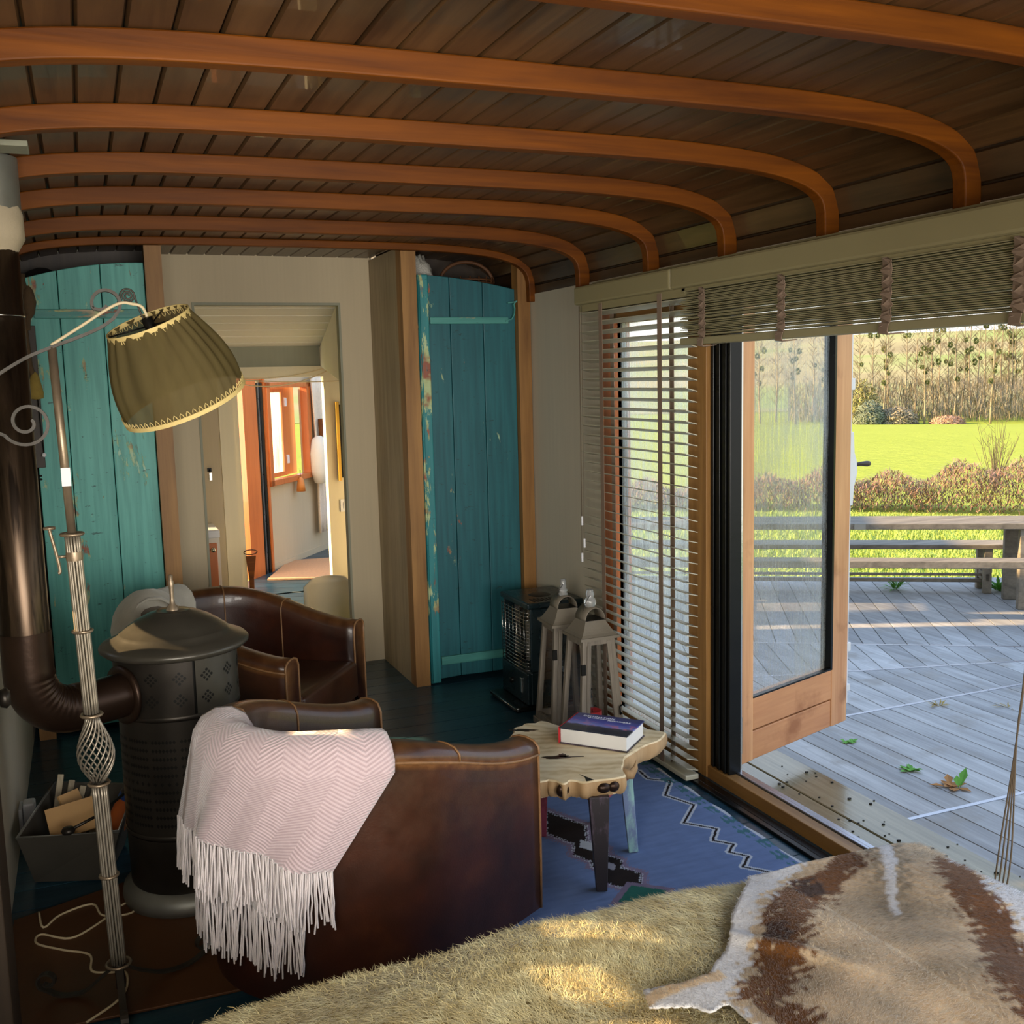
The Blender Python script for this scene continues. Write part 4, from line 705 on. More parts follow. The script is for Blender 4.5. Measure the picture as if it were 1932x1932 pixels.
# galvanised ash tub with its contents
tubt = thing('metal_tub', 'shaded galvanised trough holding kindling and cardboard beside the stove', 'tub', (-.12, 3.68, 0))
b0 = [(-.25, 3.585), (-.035, 3.50), (.03, 3.76), (-.17, 3.86)]; b1 = [(-.285, 3.49), (.012, 3.405), (.085, 3.80), (-.185, 3.95)]
mb = MB(); 
for i in range(4):
    j = (i+1) % 4; mb.add([(*b0[i], .005), (*b0[j], .005), (*b1[j], .2), (*b1[i], .2)], [(0, 1, 2, 3)])
mb.add([(*b, .008) for b in b0], [(0, 1, 2, 3)]); mb.build('body', 'tubmetal', tubt, solid=.004); MB().tube([(*b, .2) for b in b1], .005, 6, closed=True).build('rim', 'galv', tubt)
tag(MB().box((-.075, -.055, -.004), (.075, .055, .004), Matrix.Translation((-.125, 3.60, .19)) @ Euler((R(48), R(-6), R(8))).to_matrix().to_4x4()).build('cardboard_piece', 'cardboard'), 'flat tan cardboard piece leaning inside the metal trough', 'cardboard')
tag(MB().box((-.04, -.03, -.004), (.04, .03, .004), Matrix.Translation((-.13, 3.74, .2)) @ Euler((R(60), 0, R(40))).to_matrix().to_4x4()).build('cardboard_piece', 'cardboard'), 'small corner of tan cardboard behind the larger piece in the trough', 'cardboard')
for i in range(5): tag(MB().bar((-.2+.03*i, 3.82-.02*i, .05), (-.16+.035*i, 3.88-.02*i, .25-.02*i), .02, .022, (0, 1, 0)).build('kindling_stick', 'kindling', bevel=.002), 'split stick of kindling standing in the metal trough, '+ORD[i]+' from the left', 'firewood', 'kindling in the trough')
bt = thing('bottle', 'dark bottle with blue band and orange label standing in the trough', 'bottle', (.03, 3.72, .05)); BM = Matrix.Translation((.0, 3.70, .09)) @ Euler((0, R(28), 0)).to_matrix().to_4x4()
def lat(mb, prof, M4, n=18):
    k = len(mb.v); mb.lathe(prof, (0, 0, 0), n); mb.v[k:] = [tuple(M4 @ Vector(p)) for p in mb.v[k:]]; return mb
lat(MB(), [(.001, 0), (.034, 0), (.036, .02), (.036, .11)], BM).build('body', 'orange_label', bt); lat(MB(), [(.0365, .11), (.0365, .13)], BM).build('band', 'bluecap', bt); lat(MB(), [(.036, .13), (.034, .15), (.018, .175), (.016, .2), (.001, .2)], BM).build('neck', 'bottle', bt)
tg = thing('fire_tongs', 'dark iron fire poker lying across the front of the trough', 'poker', (-.1, 3.46, .2)); MB().tube([(-.13, 3.452, .212), (-.05, 3.50, .225), (.06, 3.63, .25)], .005, 6).build('shaft', 'iron', tg); MB().lathe([(.001, -.012), (.018, -.008), (.022, 0), (.016, .01), (.001, .012)], (-.135, 3.45, .212), 12).build('knob', 'iron', tg)
so = thing('plug_adapter', 'white plastic plug adapter in the wall socket low on the left wall', 'adapter', (-.31, 3.98, .08)); MB().box((-.31, 3.94, .04), (-.298, 4.03, .12)).build('socket_plate', 'plasticwhite', so, bevel=.003); MB().box((-.296, 3.95, .035), (-.255, 4.01, .135)).build('adapter_body', 'plasticwhite', so, bevel=.008)
cb_ = thing('dark_cabinet', 'dark brown cabinet at the left edge with a round black knob', 'cabinet', (-.26, 2.5, 0)); MB().box((-.305, 2.42, 0), (-.237, 2.6, 1.04)).build('body', 'darkwood', cb_, bevel=.004); MB().lathe([(.006, 0), (.006, .015), (.02, .02), (.024, .032), (.016, .04), (.001, .041)], (-.237, 2.565, .905), 18, 'x').build('knob', 'iron', cb_)
mb = MB(); cp = [(-.23, 3.33, .02), (-.215, 3.24, .012), (-.17, 3.30, .012), (-.08, 3.33, .012), (-.05, 3.24, .012), (.03, 3.22, .012), (.06, 3.30, .012), (.0, 3.28, .012), (-.06, 3.2, .012), (-.14, 3.14, .012), (-.22, 3.2, .012), (-.23, 3.15, .012), (-.16, 3.08, .012), (-.09, 3.02, .012), (-.085, 2.93, .012), (-.04, 2.9, .012), (.0, 2.88, .014), (.0, 2.8, .014), (-.03, 2.74, .014), (-.1, 2.68, .014)]
def smooth(p, k=6):
    p = [Vector(x) for x in p]; out = []
    for i in range(len(p)-1):
        a, b, c, d = p[max(0, i-1)], p[i], p[i+1], p[min(len(p)-1, i+2)]
        for j in range(k): t_ = j/k; out.append(.5*((2*b)+(c-a)*t_+(2*a-5*b+4*c-d)*t_*t_+(3*b-a-3*c+d)*t_**3))
    return out+[p[-1]]
tag(MB().tube(smooth(cp), .0035, 6).build('power_cable', 'cream_cord'), 'cream power cable looping over the rusty hearth plate', 'cable')
# ------------------------------------------------------------------ floor lamp
lp_ = thing('floor_lamp', 'ornate metal floor lamp with scrolled arm and tilted olive pleated shade', 'lamp', (-.018, 2.78, .01))
def lpx(z): return -.0145-.026*(z-.098)
def L3(z, dx=0, dy=0): return Vector((lpx(z)+dx, 2.78+dy, z))
def rods(name, z0, z1, r, n=14, twist=0, bulge=0, rr=.0034):
    mb = MB()
    for k in range(n):
        pts = []
        for i in range(17):
            f = i/16; z = z0+(z1-z0)*f; a = 2*pi*k/n+twist*f; rad_ = r+bulge*(sin(pi*f**.8))**1.3; pts.append(L3(z, rad_*cos(a), rad_*sin(a)))
        mb.tube(pts, rr, 5)
    return mb.build(name, 'bars', lp_)
rods('lower_rods', .10, .59, .0165); rods('twisted_basket', .60, .77, .014, 16, 2.6, .030, .0026); rods('upper_rods', .78, 1.235, .0155)
MB().tube([L3(.12), L3(.6)], .013, 10).build('core_tube', 'wroughtiron', lp_); MB().tube([L3(.775), L3(1.24)], .012, 10).build('core_tube', 'wroughtiron', lp_); MB().tube([L3(1.235), L3(1.697)], .0105, 14).build('upper_pole', 'brass', lp_)
for z, r_ in ((.098, .030), (.344, .022), (.594, .0245), (.776, .0245), (.994, .0225), (1.24, .0255)): MB().tube([L3(z, r_*cos(t_), r_*sin(t_)) for t_ in [2*pi*i/24 for i in range(24)]], .0042, 6, closed=True).build('ring', 'brass', lp_)
MB().lathe([(.0195, -.011), (.0205, 0), (.0195, .011)], L3(1.185), 20).build('clamp', 'brass', lp_); hk_ = MB().tube([L3(1.185, -.02), L3(1.185, -.038)], .004, 6).tube(smooth([L3(1.145, -.041), L3(1.15, -.036), L3(1.19, -.040), L3(1.24, -.048), L3(1.255, -.050)]), .0045, 6).lathe([(.001, .0), (.014, 0), (.014, .006), (.001, .008)], L3(1.255, -.050), 12); hk_.build('cord_hook', 'brass', lp_)
def ax_(px, py, dy=0): return Vector((-.057+(px-97)*.00122, 2.78+dy, 1.698-(py-655)*.00128))
def spiral(c, r0, r1, a0, a1, n=40): return [Vector((c[0]+(r0+(r1-r0)*i/n)*cos(a0+(a1-a0)*i/n), c[1], c[2]+(r0+(r1-r0)*i/n)*sin(a0+(a1-a0)*i/n))) for i in range(n+1)]
c1 = ax_(42, 795); big = spiral(c1, .012, .0585, R(30), R(-510))
arm = [Vector(big[-1])]+[]
MB().ribbon(big+smooth([big[-1], ax_(-28, 800), ax_(-40, 765), ax_(-30, 727), ax_(0, 704), ax_(50, 675), ax_(97, 656), ax_(150, 637), ax_(190, 620), ax_(216, 603)])+spiral(ax_(203, 575), .034, .031, -.75, 3.6, 30)+spiral(ax_(200, 570), .03, .012, 3.7, 5.2, 10), .02, .0075, (0, 1, 0)).build('scroll_arm', 'wroughtiron', lp_)
MB().tube(spiral(ax_(246, 560), .003, .019, 0, 2*pi*2.6, 60)+smooth([ax_(246, 560)+Vector((.019*cos(2*pi*2.6), 0, .019*sin(2*pi*2.6))), ax_(228, 570), ax_(222, 580)]), .0026, 6).tube(smooth([ax_(258, 553), ax_(262, 572), ax_(270, 596), ax_(276, 610)]), .0026, 6).build('shade_hook', 'wroughtiron', lp_)
MB().tube(smooth([ax_(97, 652, -.006), ax_(150, 620, -.008), ax_(222, 577, -.008), ax_(255, 576, -.008), ax_(272, 582, -.008), ax_(280, 600, -.01)]), .004, 6).build('flex', 'cream_cord', lp_)
MB().box((-.0105, -.0105, 0), (.0105, .0108, .045), Matrix.Translation(L3(1.36)-Vector((0, .0005, 0)))).build('paper_label', 'plasticwhite', lp_)
shd = thing('shade_pivot', '', '', (0, 0, 0)); bpy.data.objects.remove(shd)
up_ = Vector((-.40, -.235, 1)).normalized(); qs = up_.to_track_quat('Z', 'Y').to_matrix().to_4x4(); SM = Matrix.Translation((.207, 2.78, 1.655)) @ qs
NP = 22
def shade_r(f): return .155+(.101-.155)*f+.022*sin(pi*f)*(1-f*.35)
mb = MB(); rows = []
for i in range(15):
    f = i/14; z = -.112+.224*f; row = []
    for j in range(132):
        a = 2*pi*j/132; pl = .0035*sin(a*NP+3*sin(a*3)+f*.9)*(.4+.6*f)+.004*sin(a*7+1.3)*sin(pi*f); row.append(SM @ Vector(((shade_r(f)+pl)*cos(a), (shade_r(f)+pl)*sin(a), z)))
    rows.append(row)
mb.grid(rows, wrap=True); sh = mb.build('lamp_shade', 'shade', lp_)
for f, z, nm in ((0, -.112, 'bottom_braid'), (1, .112, 'top_braid')):
    mb = MB(); r_ = shade_r(f); sg = 1 if f == 0 else -1; nl = 62 if f == 0 else 44
    mb.ribbon([SM @ Vector(((r_+.003)*cos(2*pi*i/72), (r_+.003)*sin(2*pi*i/72), z+sg*.004)) for i in range(73)], .011, .003, up_)
    for k in range(nl): a = 2*pi*k/nl; mb.tube([SM @ Vector(((r_+.004)*cos(a+s_*2.2/nl), (r_+.004)*sin(a+s_*2.2/nl), z+sg*(.008+.014*(1-s_*s_)))) for s_ in (-1, -.6, 0, .6, 1)], .0013, 4)
    mb.build(nm, 'trim_gold', sh)
mb = MB(); [mb.tube([SM @ Vector((0, 0, .10)), SM @ Vector((.1*cos(a), .1*sin(a), .11))], .002, 5) for a in (0, 2.09, 4.19)]; mb.tube([SM @ Vector((0, 0, .12)), SM @ Vector((0, 0, .03))], .014, 10); mb.build('shade_fitting', 'darkmetal', sh)
def leg(dx, dy, l, name='scroll_leg'):
    d = Vector((dx, dy, 0)).normalized(); b = L3(.09); pts = [b+d*.012, b+d*.05-Vector((0, 0, .03)), b+d*l*.5-Vector((0, 0, .066)), b+d*l*.8-Vector((0, 0, .072)), b+d*l-Vector((0, 0, .055))]
    c = b+d*(l-.005)-Vector((0, 0, .03)); sp = [c+d*(.03-.017*i/20)*sin(2*pi*i/20*1.15)-Vector((0, 0, (.028-.017*i/20)*cos(2*pi*i/20*1.15))) for i in range(2, 21)]
    MB().ribbon(smooth(pts)+sp, .018, .005, d.cross(Vector((0, 0, 1)))).build(name, 'wroughtiron', lp_)
leg(.02, -1, .21); leg(-.9, .3, .19); leg(.95, .35, .24)
MB().tube([L3(.098), L3(.03)], .012, 10).build('foot_boss', 'wroughtiron', lp_)
# ------------------------------------------------------------------ leather tub chairs
def tub_path(off, n_arm=8, n_back=34):
    out = []; Rr = .31+off; Rx = .385+off
    for i in range(n_arm): f = i/n_arm; out.append((.33*(1-f), Rr, pi/2-1e-6*0, f*.0))
    for i in range(n_back+1): a = pi/2+pi*i/n_back; out.append((Rx*cos(a), Rr*sin(a), a, 0))
    for i in range(n_arm): f = (i+1)/n_arm; out.append((.33*f, -Rr, 3*pi/2, 0))
    return out
def rim_h(x): t_ = min(1, max(0, (.33-x)/.62)); return .592+(.738-.592)*(t_*t_*(3-2*t_))
def make_tub():
    root = thing('tub_chair', 'x', 'armchair', (0, 0, 0)); mid = tub_path(0); rows = []; worn = []
    sec = [(.05, .10, 0), (.052, .22, 0), (.052, .36, 0), (.051, -.06, .1), (.050, -.042, .75), (.054, -.036, .5), (.052, -.018, .1), (.036, -.004, .25), (.012, .002, .35), (-.015, .002, .35), (-.038, -.006, .25), (-.05, -.03, .05), (-.051, -.08, 0), (-.05, .46, 0), (-.05, .30, 0)]
    for (x, y, a, _) in mid:
        o = Vector((cos(a), sin(a), 0)) if x <= 0 else Vector((0, math.copysign(1, y), 0)); h = rim_h(x); row = []
        for s_, z, w in sec: row.append(Vector((x, y, 0))+o*s_+Vector((0, 0, z if z > .05 else h+z))); worn.append(w)
        rows.append(row)
    mb = MB().grid(rows); nn = len(sec)
    for base in (0, (len(rows)-1)*nn): mb.f.append(tuple(base+k for k in range(nn))); mb.sm.append(False)
    mb.r = worn; mb.build('back_shell', 'leather', root, world=False)
    M4 = MB(); inset = [(x, y) for (x, y, a, _) in tub_path(-.055)]; po = inset+[(.345, inset[-1][1]), (.345, inset[0][1])]
    q = MB().prism(po, .28, .43, rnd=.1); q.build('seat_cushion', 'leather', root, world=False, bevel=.035, seg=4, smooth=True)
    MB().box((.295, -.262, .10), (.325, .262, .285), rnd=.05).build('front_panel', 'leather', root, world=False, bevel=.008)
    def pipe(pts, nm='piping', r_=.0042): MB().tube(pts, r_, 6).build(nm, 'piping', root, world=False)
    for sgn in (-1, 1):
        e = [Vector((.3305, sgn*(.31+s_), z if z > .05 else rim_h(.33)+z)) for s_, z, w in sec]; pipe(e)
    pipe([Vector((x, y, 0))+(Vector((cos(a), sin(a), 0)) if x <= 0 else Vector((0, math.copysign(1, y), 0)))*.0535+Vector((0, 0, rim_h(x)-.039)) for (x, y, a, _) in mid])
    for k in (8, 16, 25, 34, 42):
        x, y, a, _ = mid[k]; o = Vector((cos(a), sin(a), 0)); pipe([Vector((x, y, 0))+o*(s_*1.02)+Vector((0, 0, (z if z > .05 else rim_h(x)+z)+.001)) for s_, z, w in sec[5:]], 'seam', .003)
    for sx_, sy_ in ((.28, .27), (.28, -.27), (-.26, .2), (-.26, -.2)): MB().lathe([(.016, 0), (.024, .1)], (sx_, sy_, 0), 4).build('foot', 'darkwood', root, world=False)
    return root
CH = make_tub(); CH.location = (.643, 2.725, 0); CH.rotation_euler.z = R(29.4); CH['label'] = 'nearer brown leather tub chair, with the pink throw over its back'; CH['group'] = 'leather tub chairs'
CH2 = copy_tree(CH); CH2.location = (.566, 4.2, 0); CH2.rotation_euler.z = R(-36.9); CH2['label'] = 'farther brown leather tub chair, standing behind the black stove'
def drape(name, chair, th0, th1, bt0, bt1, zin, zfun, flen, mat, fmat, label, cat, slack, seed, uvs=(1, 1), nf=130, layer=0.0, sagl=0):
    """cloth hung over the back of a tub chair between two angles, with a fringe along its lower edge"""
    gg = random.Random(seed); M4 = wm(chair); U, Vn = 44, 30; P = []; uv = []
    for i in range(Vn+1):
        v = i/Vn; row = []
        for j in range(U+1):
            u = j/U; vb = max(0, (v-.32)/.68); th = R((th0+(th1-th0)*u)*(1-vb)+(bt0+(bt1-bt0)*u)*vb); x0, y0 = .385*cos(th), .31*sin(th)
            if th > 3*pi/2: x0, y0 = .31*math.tan(th-3*pi/2), -.31
            o = Vector((cos(th), sin(th), 0)); h = rim_h(x0); zb = zfun(u)
            if v < .12: f = v/.12; s_, z = -.058-layer, zin+(h-.05-zin)*f
            elif v < .32:
                f = (v-.12)/.2; a = pi*f; s_ = -.062*cos(a)-layer*cos(a); z = h-.05+(.062+layer)*sin(a)
            else:
                f = (v-.32)/.68; fold = (.010*sin(u*15+seed)+.007*sin(u*29+2*seed)); s_ = .064+layer+slack*f*(1-.3*u)+fold*f; z = h-.05+(zb-(h-.05))*f
            row.append(M4 @ (Vector((x0, y0, 0))+o*s_+Vector((0, 0, z+.004*sin(u*20)*v)))); uv.append((u*uvs[0], (0 if v < .12 else (v-.12)/.2*.2 if v < .32 else .2+(v-.32)/.68*.3)))
        P.append(row)
    ob = MB().grid(P).build(name, mat, None, solid=.009); tag(ob, label, cat)
    ul = ob.data.uv_layers.new(name='UVMap'); 
    for lp2 in ob.data.loops: ul.data[lp2.index].uv = uv[lp2.vertex_index]
    fr = MB()
    for k in range(nf):
        u = k/(nf-1); jx = u*U; j = min(U-1, int(jx)); p = P[-1][j].lerp(P[-1][j+1], jx-j); q = P[-3][j].lerp(P[-3][j+1], jx-j); o = (p-(M4 @ Vector((0, 0, p.z)))); o.z = 0; o.normalize(); l = flen*gg.uniform(.82, 1.08); tan = (P[-1][min(U, j+2)]-P[-1][max(0, j-2)]).normalized(); clump = math.sin(u*46+seed)*.011; pts = []
        for s_ in range(6): f = s_/5; pts.append(p+o*(.004*math.sin(k*1.7+f*3)+.01*f)+tan*(clump*f+gg.uniform(-.003, .003)*f)-Vector((0, 0, l*f-.006)))
        fr.tube(pts, .0022, 4, cap=False)
    fr.build('fringe', fmat, ob); return ob
_pk = drape('pink_throw', CH, 143, 243, 142, 222, .58, lambda u: .475+.045*sin(pi*u)-.02*u, .145, 'knit', 'wool', 'pale pink herringbone wool throw with white fringe over near chair back', 'throw', .035, 1, nf=150, layer=.012)
_wt = drape('inner_layer', CH, 147, 225, 149, 212, .62, lambda u: .335+.02*sin(3*u), .15, 'wool', 'wool', 'white inner layer of throw hanging below the pink layer on near chair', 'throw', .018, 2, nf=130)
_wt.parent = _pk; del _wt['category']
_gt = drape('grey_throw', CH2, 162, 214, 158, 202, .60, lambda u: .30+.03*u, .20, 'greywool', 'greywool', 'rounded pale grey fringed throw over the far chair back behind the stove', 'throw', .085, 3, nf=90, layer=.022)
# ------------------------------------------------------------------ blinds and pelmet
pl = thing('blind_pelmet', 'long olive grey pelmet board above both slatted blinds', 'pelmet', (2.1, 3.0, 1.92))
M_ = MB(); M_.box((2.062, 3.45, 1.905), (2.195, 4.275, 1.985)); M_.build('board', 'valance', pl, bevel=.01); MB().box((2.062, .3, 1.905), (2.195, 3.447, 1.985)).build('board', 'valance', pl, bevel=.01); MB().box((2.12, .3, 1.985), (2.205, 4.20, 2.0)).build('top_strip', 'valance', pl)
b1_ = thing('venetian_blind', 'lowered grey wooden venetian blind over the tall side window', 'blind', (2.11, 3.8, 0), 0, 'wooden venetian blinds')
mb = MB(); nsl = 45
for i in range(nsl):
    z = .055+(1.86-.055)*i/(nsl-1); mb.add([Vector((2.084+.05*(k % 2), yy, z+(.0065 if k % 2 == 0 else -.0065)+t2)) for t2 in (0, .003) for yy in (3.372, 4.262) for k in (0, 1)], [(0, 2, 3, 1), (4, 5, 7, 6), (0, 1, 5, 4), (2, 6, 7, 3), (0, 4, 6, 2), (1, 3, 7, 5)])
mb.build('slats', 'slat_g', b1_, recalc=True); MB().box((2.08, 3.375, .012), (2.14, 4.26, .034)).build('bottom_rail', 'slat_g', b1_, bevel=.005); MB().box((2.085, 3.38, 1.875), (2.14, 4.26, 1.905)).build('head_rail', 'valance', b1_)
for y_ in (4.055, 3.56): MB().box((2.0815, y_-.016, .02), (2.083, y_+.016, 1.9)).build('ladder_tape', 'tape', b1_); MB().box((2.136, y_-.016, .02), (2.1375, y_+.016, 1.9)).build('ladder_tape', 'tape', b1_)
MB().tube([(2.11, 3.53, .03), (2.11, 3.53, 1.88)], .0018, 5).build('lift_cord', 'cordmat', b1_)
for y_, z_ in ((4.245, .93), (4.225, .83), (4.25, .76)): o = MB().tube([(2.072, y_, z_+.03), (2.076, y_, 1.9)], .0012, 4).build('pull_cord', 'cordmat', b1_); MB().box((2.068, y_-.005, z_-.012), (2.077, y_+.005, z_+.03)).build('cord_weight', 'plasticwhite', o, bevel=.002)
b2_ = thing('venetian_blind', 'raised wooden venetian blind bunched above the open door', 'blind', (2.11, 2.2, 1.7), 0, 'wooden venetian blinds')
mb = MB(); rs = random.Random(9)
for i in range(30):
    z = 1.728+.0056*i+rs.uniform(-.0008, .0008); jx, jy = rs.uniform(-.004, .004), rs.uniform(-.012, .012); tl = rs.uniform(-.002, .002); mb.add([Vector((2.082+jx+.05*(k % 2), yy, z+tl*(1 if yy > 2 else -1)+t2)) for t2 in (0, .0028) for yy in (.5, 3.40+jy) for k in (0, 1)], [(0, 2, 3, 1), (4, 5, 7, 6), (0, 1, 5, 4), (2, 6, 7, 3), (0, 4, 6, 2), (1, 3, 7, 5)])
mb.build('slats', 'blind', b2_); MB().box((2.078, .5, 1.698), (2.138, 3.405, 1.724)).build('bottom_rail', 'blind', b2_, bevel=.004); MB().box((2.085, .5, 1.895), (2.14, 3.40, 1.91)).build('head_rail', 'valance', b2_)
for y_ in (3.25, 2.79, 2.318, 1.875, 1.4):
    pts = [Vector((2.079-.0035*(1+cos(i*pi)), y_+.004*sin(i*1.9), 1.715+.0062*i)) for i in range(30)]; mb = MB(); mb.ribbon(pts, .036, .002, (0, 1, 0)); mb.ribbon([(2.072, y_+.004, 1.72), (2.070, y_+.006, 1.695), (2.082, y_, 1.69), (2.115, y_-.03, 1.693)], .036, .003, (0, 1, 0)); mb.build('ladder_tape', 'tape', b2_)
for k in range(4):
    MB().tube(smooth([(2.05, 1.78-.0015*k, 1.7), (2.045, 1.785, .95), (2.04, 1.80, .70), (2.04+.003*k, 1.825-.009*k+.012, .42), (2.042, 1.84-.012*k+.012, .30)], 5), .0022, 5).build('pull_cord', 'cordmat', b2_)
# ------------------------------------------------------------------ rug
NXr, NYr = 300, 520; X0, X1, Y0, Y1 = .86, 2.06, 1.55, 3.66
gx, gy = np.meshgrid(np.linspace(X0, X1, NXr), np.linspace(Y0, Y1, NYr))
blue, blk, wht, grn, pnk = np.array(lin('7587ac')[:3]), np.array(lin('2b211d')[:3]), np.array(lin('cfd2d6')[:3]), np.array(lin('2f6a5a')[:3]), np.array(lin('8a6a70')[:3])
Ccol = np.tile(blue, (NYr, NXr, 1)); Ccol *= (1+.02*np.sin(gy*170)[..., None])
zz = np.array([(1.975, 3.56), (1.965, 3.47), (2.033, 3.412), (1.942, 3.30), (1.993, 3.176), (1.875, 3.059), (1.953, 2.968), (1.89, 2.895), (1.937, 2.841), (1.889, 2.798), (1.93, 2.745), (1.87, 2.69), (1.93, 2.62), (1.86, 2.55), (1.92, 2.47), (1.85, 2.38), (1.92, 2.3)])
dz_ = np.full(gx.shape, 9.)
for (a, b), (c, d) in zip(zz, zz[1:]):
    vx, vy = c-a, d-b; t_ = np.clip(((gx-a)*vx+(gy-b)*vy)/(vx*vx+vy*vy), 0, 1); dz_ = np.minimum(dz_, np.hypot(gx-a-t_*vx, gy-b-t_*vy))
Ccol[dz_ < .013] = wht; Ccol[dz_ < .0045] = blk
def diamond(cx, cy, hx, hy): return np.abs(gx-cx)/hx+np.abs(gy-cy)/hy
st = .07*np.sign(np.sin(gy*330))*np.sign(np.sin(gx*420+1))
motif = np.maximum(np.maximum(1-diamond(1.475, 3.19, .075, .17), 1-diamond(1.475, 3.0, .06, .13)), np.maximum(1-diamond(1.485, 2.90, .055, .10), 1-diamond(1.485, 2.79, .065, .11))); motif = motif+st
Ccol[motif > -.42] = pnk*.8+blue*.35; Ccol[motif > -.08] = wht; Ccol[motif > 0] = blk
for cy_, hx, hy in ((3.045, .028, .05), (2.95, .024, .04), (2.88, .022, .035)): m_ = 1-diamond(1.485, cy_, hx, hy)+st*.5; Ccol[m_ > 0] = wht if cy_ > 3 else wht*.45+pnk*.5
m_ = 1-diamond(1.485, 2.66, .085, .075); Ccol[m_ > -.35] = pnk*.7+blue*.3; Ccol[m_ > 0] = grn
edge = gx > X1-.05+.008*np.sin(gy*23); mixg = (np.sin(gy*61)+np.sin(gy*143)+np.sin(gx*300)) > .2; Ccol[edge & mixg] = grn*.8+blue*.3
Ccol[(gx > X1-.009) & (np.sin(gy*31) > -.2)] = wht
vs = np.stack([gx+np.where(np.arange(NXr) > NXr-3, .004*np.sin(gy*27), 0), gy, np.full(gx.shape, .009)], -1).reshape(-1, 3)
mb = MB(); idx = np.arange(NXr*NYr).reshape(NYr, NXr); mb.v = [tuple(p) for p in vs]; mb.f = [tuple(f) for f in np.stack([idx[:-1, :-1], idx[:-1, 1:], idx[1:, 1:], idx[1:, :-1]], -1).reshape(-1, 4).tolist()]; mb.r = [.5]*len(mb.v); mb.sm = [False]*len(mb.f)
o = mb.build('kilim_rug', 'rug', recalc=False, cols=np.concatenate([Ccol.reshape(-1, 3), np.ones((NXr*NYr, 1))], 1), solid=0); tag(o, 'blue woven kilim rug with black and white zigzag border', 'rug'); md = o.modifiers.new('solidify', 'SOLIDIFY'); md.thickness = .007; md.offset = -1
# ------------------------------------------------------------------ coffee table and book
ct = thing('coffee_table', 'low coffee table made from a live edge wood slab on painted legs', 'table', (1.48, 3.02, .01))
ol = [(1.326, 3.288), (1.345, 3.325), (1.375, 3.333), (1.395, 3.352), (1.429, 3.340), (1.450, 3.352), (1.471, 3.337), (1.50, 3.27), (1.56, 3.25), (1.64, 3.22), (1.72, 3.15), (1.787, 3.065), (1.79, 3.04), (1.736, 2.989), (1.68, 2.97), (1.62, 2.939), (1.56, 2.90), (1.53, 2.855), (1.50, 2.815), (1.484, 2.763), (1.455, 2.752), (1.424, 2.754), (1.38, 2.765), (1.341, 2.770), (1.325, 2.79), (1.31, 2.80), (1.292, 2.786), (1.277, 2.787), (1.268, 2.815), (1.255, 2.832), (1.238, 2.828), (1.211, 2.838), (1.185, 2.88), (1.20, 2.95), (1.235, 3.02), (1.262, 3.10), (1.27, 3.18), (1.29, 3.24)]
pp = []; m = len(ol)
for i in range(m):
    a, b, c, d = [Vector((*ol[(i+k) % m], 0)) for k in (-1, 0, 1, 2)]
    for j in range(6): t_ = j/6; pp.append(.5*((2*b)+(c-a)*t_+(2*a-5*b+4*c-d)*t_*t_+(3*b-a-3*c+d)*t_**3))
cen = Vector((1.45, 3.03, 0)); gg = random.Random(4); n = len(pp); nz = [0]*n
for k in range(1, 14): ph = gg.uniform(0, 6.28); fq = gg.randint(3, 24); nz = [a+sin(fq*2*pi*i/n+ph)/13 for i, a in enumerate(nz)]
rings = []
for z, s_, amp in ((.36, -.004, .002), (.356, .002, .004), (.34, .004, .010), (.325, .002, .014), (.31, -.004, .012), (.302, -.012, .006)):
    row = []
    for i, p in enumerate(pp): d = (p-cen).normalized(); row.append(p+d*(s_+amp*nz[i]*2)+Vector((0, 0, z+(.008*nz[(i*3) % n] if z < .33 else 0))))
    rings.append(row)
MB().grid(rings[1:], wrap=True).build('bark_edge', 'bark', ct); mb = MB(); mb.grid(rings[:2], wrap=True, smooth=False); k = len(mb.v); mb.v += [tuple(p) for p in rings[0]]; mb.r += [.5]*n; mb.f.append(tuple(range(k, k+n))); mb.sm.append(False); k = len(mb.v); mb.v += [tuple(p) for p in rings[-1]]; mb.r += [.5]*n; mb.f.append(tuple(range(k, k+n))[::-1]); mb.sm.append(False); slab = mb.build('slab_top', 'slab', ct, recalc=False)
def hollow(c, s, seed, mat='bark'):
    g2 = random.Random(seed); po = []
    for i in range(22): a = 2*pi*i/22; rr = 1+.35*g2.uniform(-1, 1); po.append((c[0]+s[0]*cos(a)*rr*cos(s[2])-s[1]*sin(a)*rr*sin(s[2]), c[1]+s[0]*cos(a)*rr*sin(s[2])+s[1]*sin(a)*rr*cos(s[2])))
    h = MB().prism(po, .3595, .3608).build('knot_hollow', mat, slab, recalc=True); return h
hollow((1.36, 3.285), (.045, .012, -.5), 1, 'elbow'); hollow((1.365, 2.99), (.06, .012, -.4), 2, 'elbow'); hollow((1.38, 3.0), (.014, .018, 0), 3, 'elbow')
for k_, (hx_c, hy_c, sx_c, sz_c) in enumerate(((1.285, 2.795, .022, .022), (1.408, 2.757, .024, .017), (1.44, 2.755, .020, .018))):
    rows_ = [[Vector((hx_c+sx_c*sin(pi*i/8)*cos(2*pi*j/14), hy_c+.004-.016*sin(pi*i/8)*abs(sin(2*pi*j/14))*(1 if sin(2*pi*j/14) < 0 else -.2), .333+sz_c*cos(pi*i/8))) for j in range(14)] for i in range(9)]
    MB().grid(rows_, wrap=True).build('bark_hollow_shade', 'elbow', ct)  # raised lumps, coloured dark to look like shaded hollows
MB().tube([(1.515, 2.845, .33), (1.545, 2.835, .325), (1.565, 2.845, .34), (1.572, 2.85, .362)], [.02, .016, .009, .002], 8).build('bark_spur', 'bark', ct)
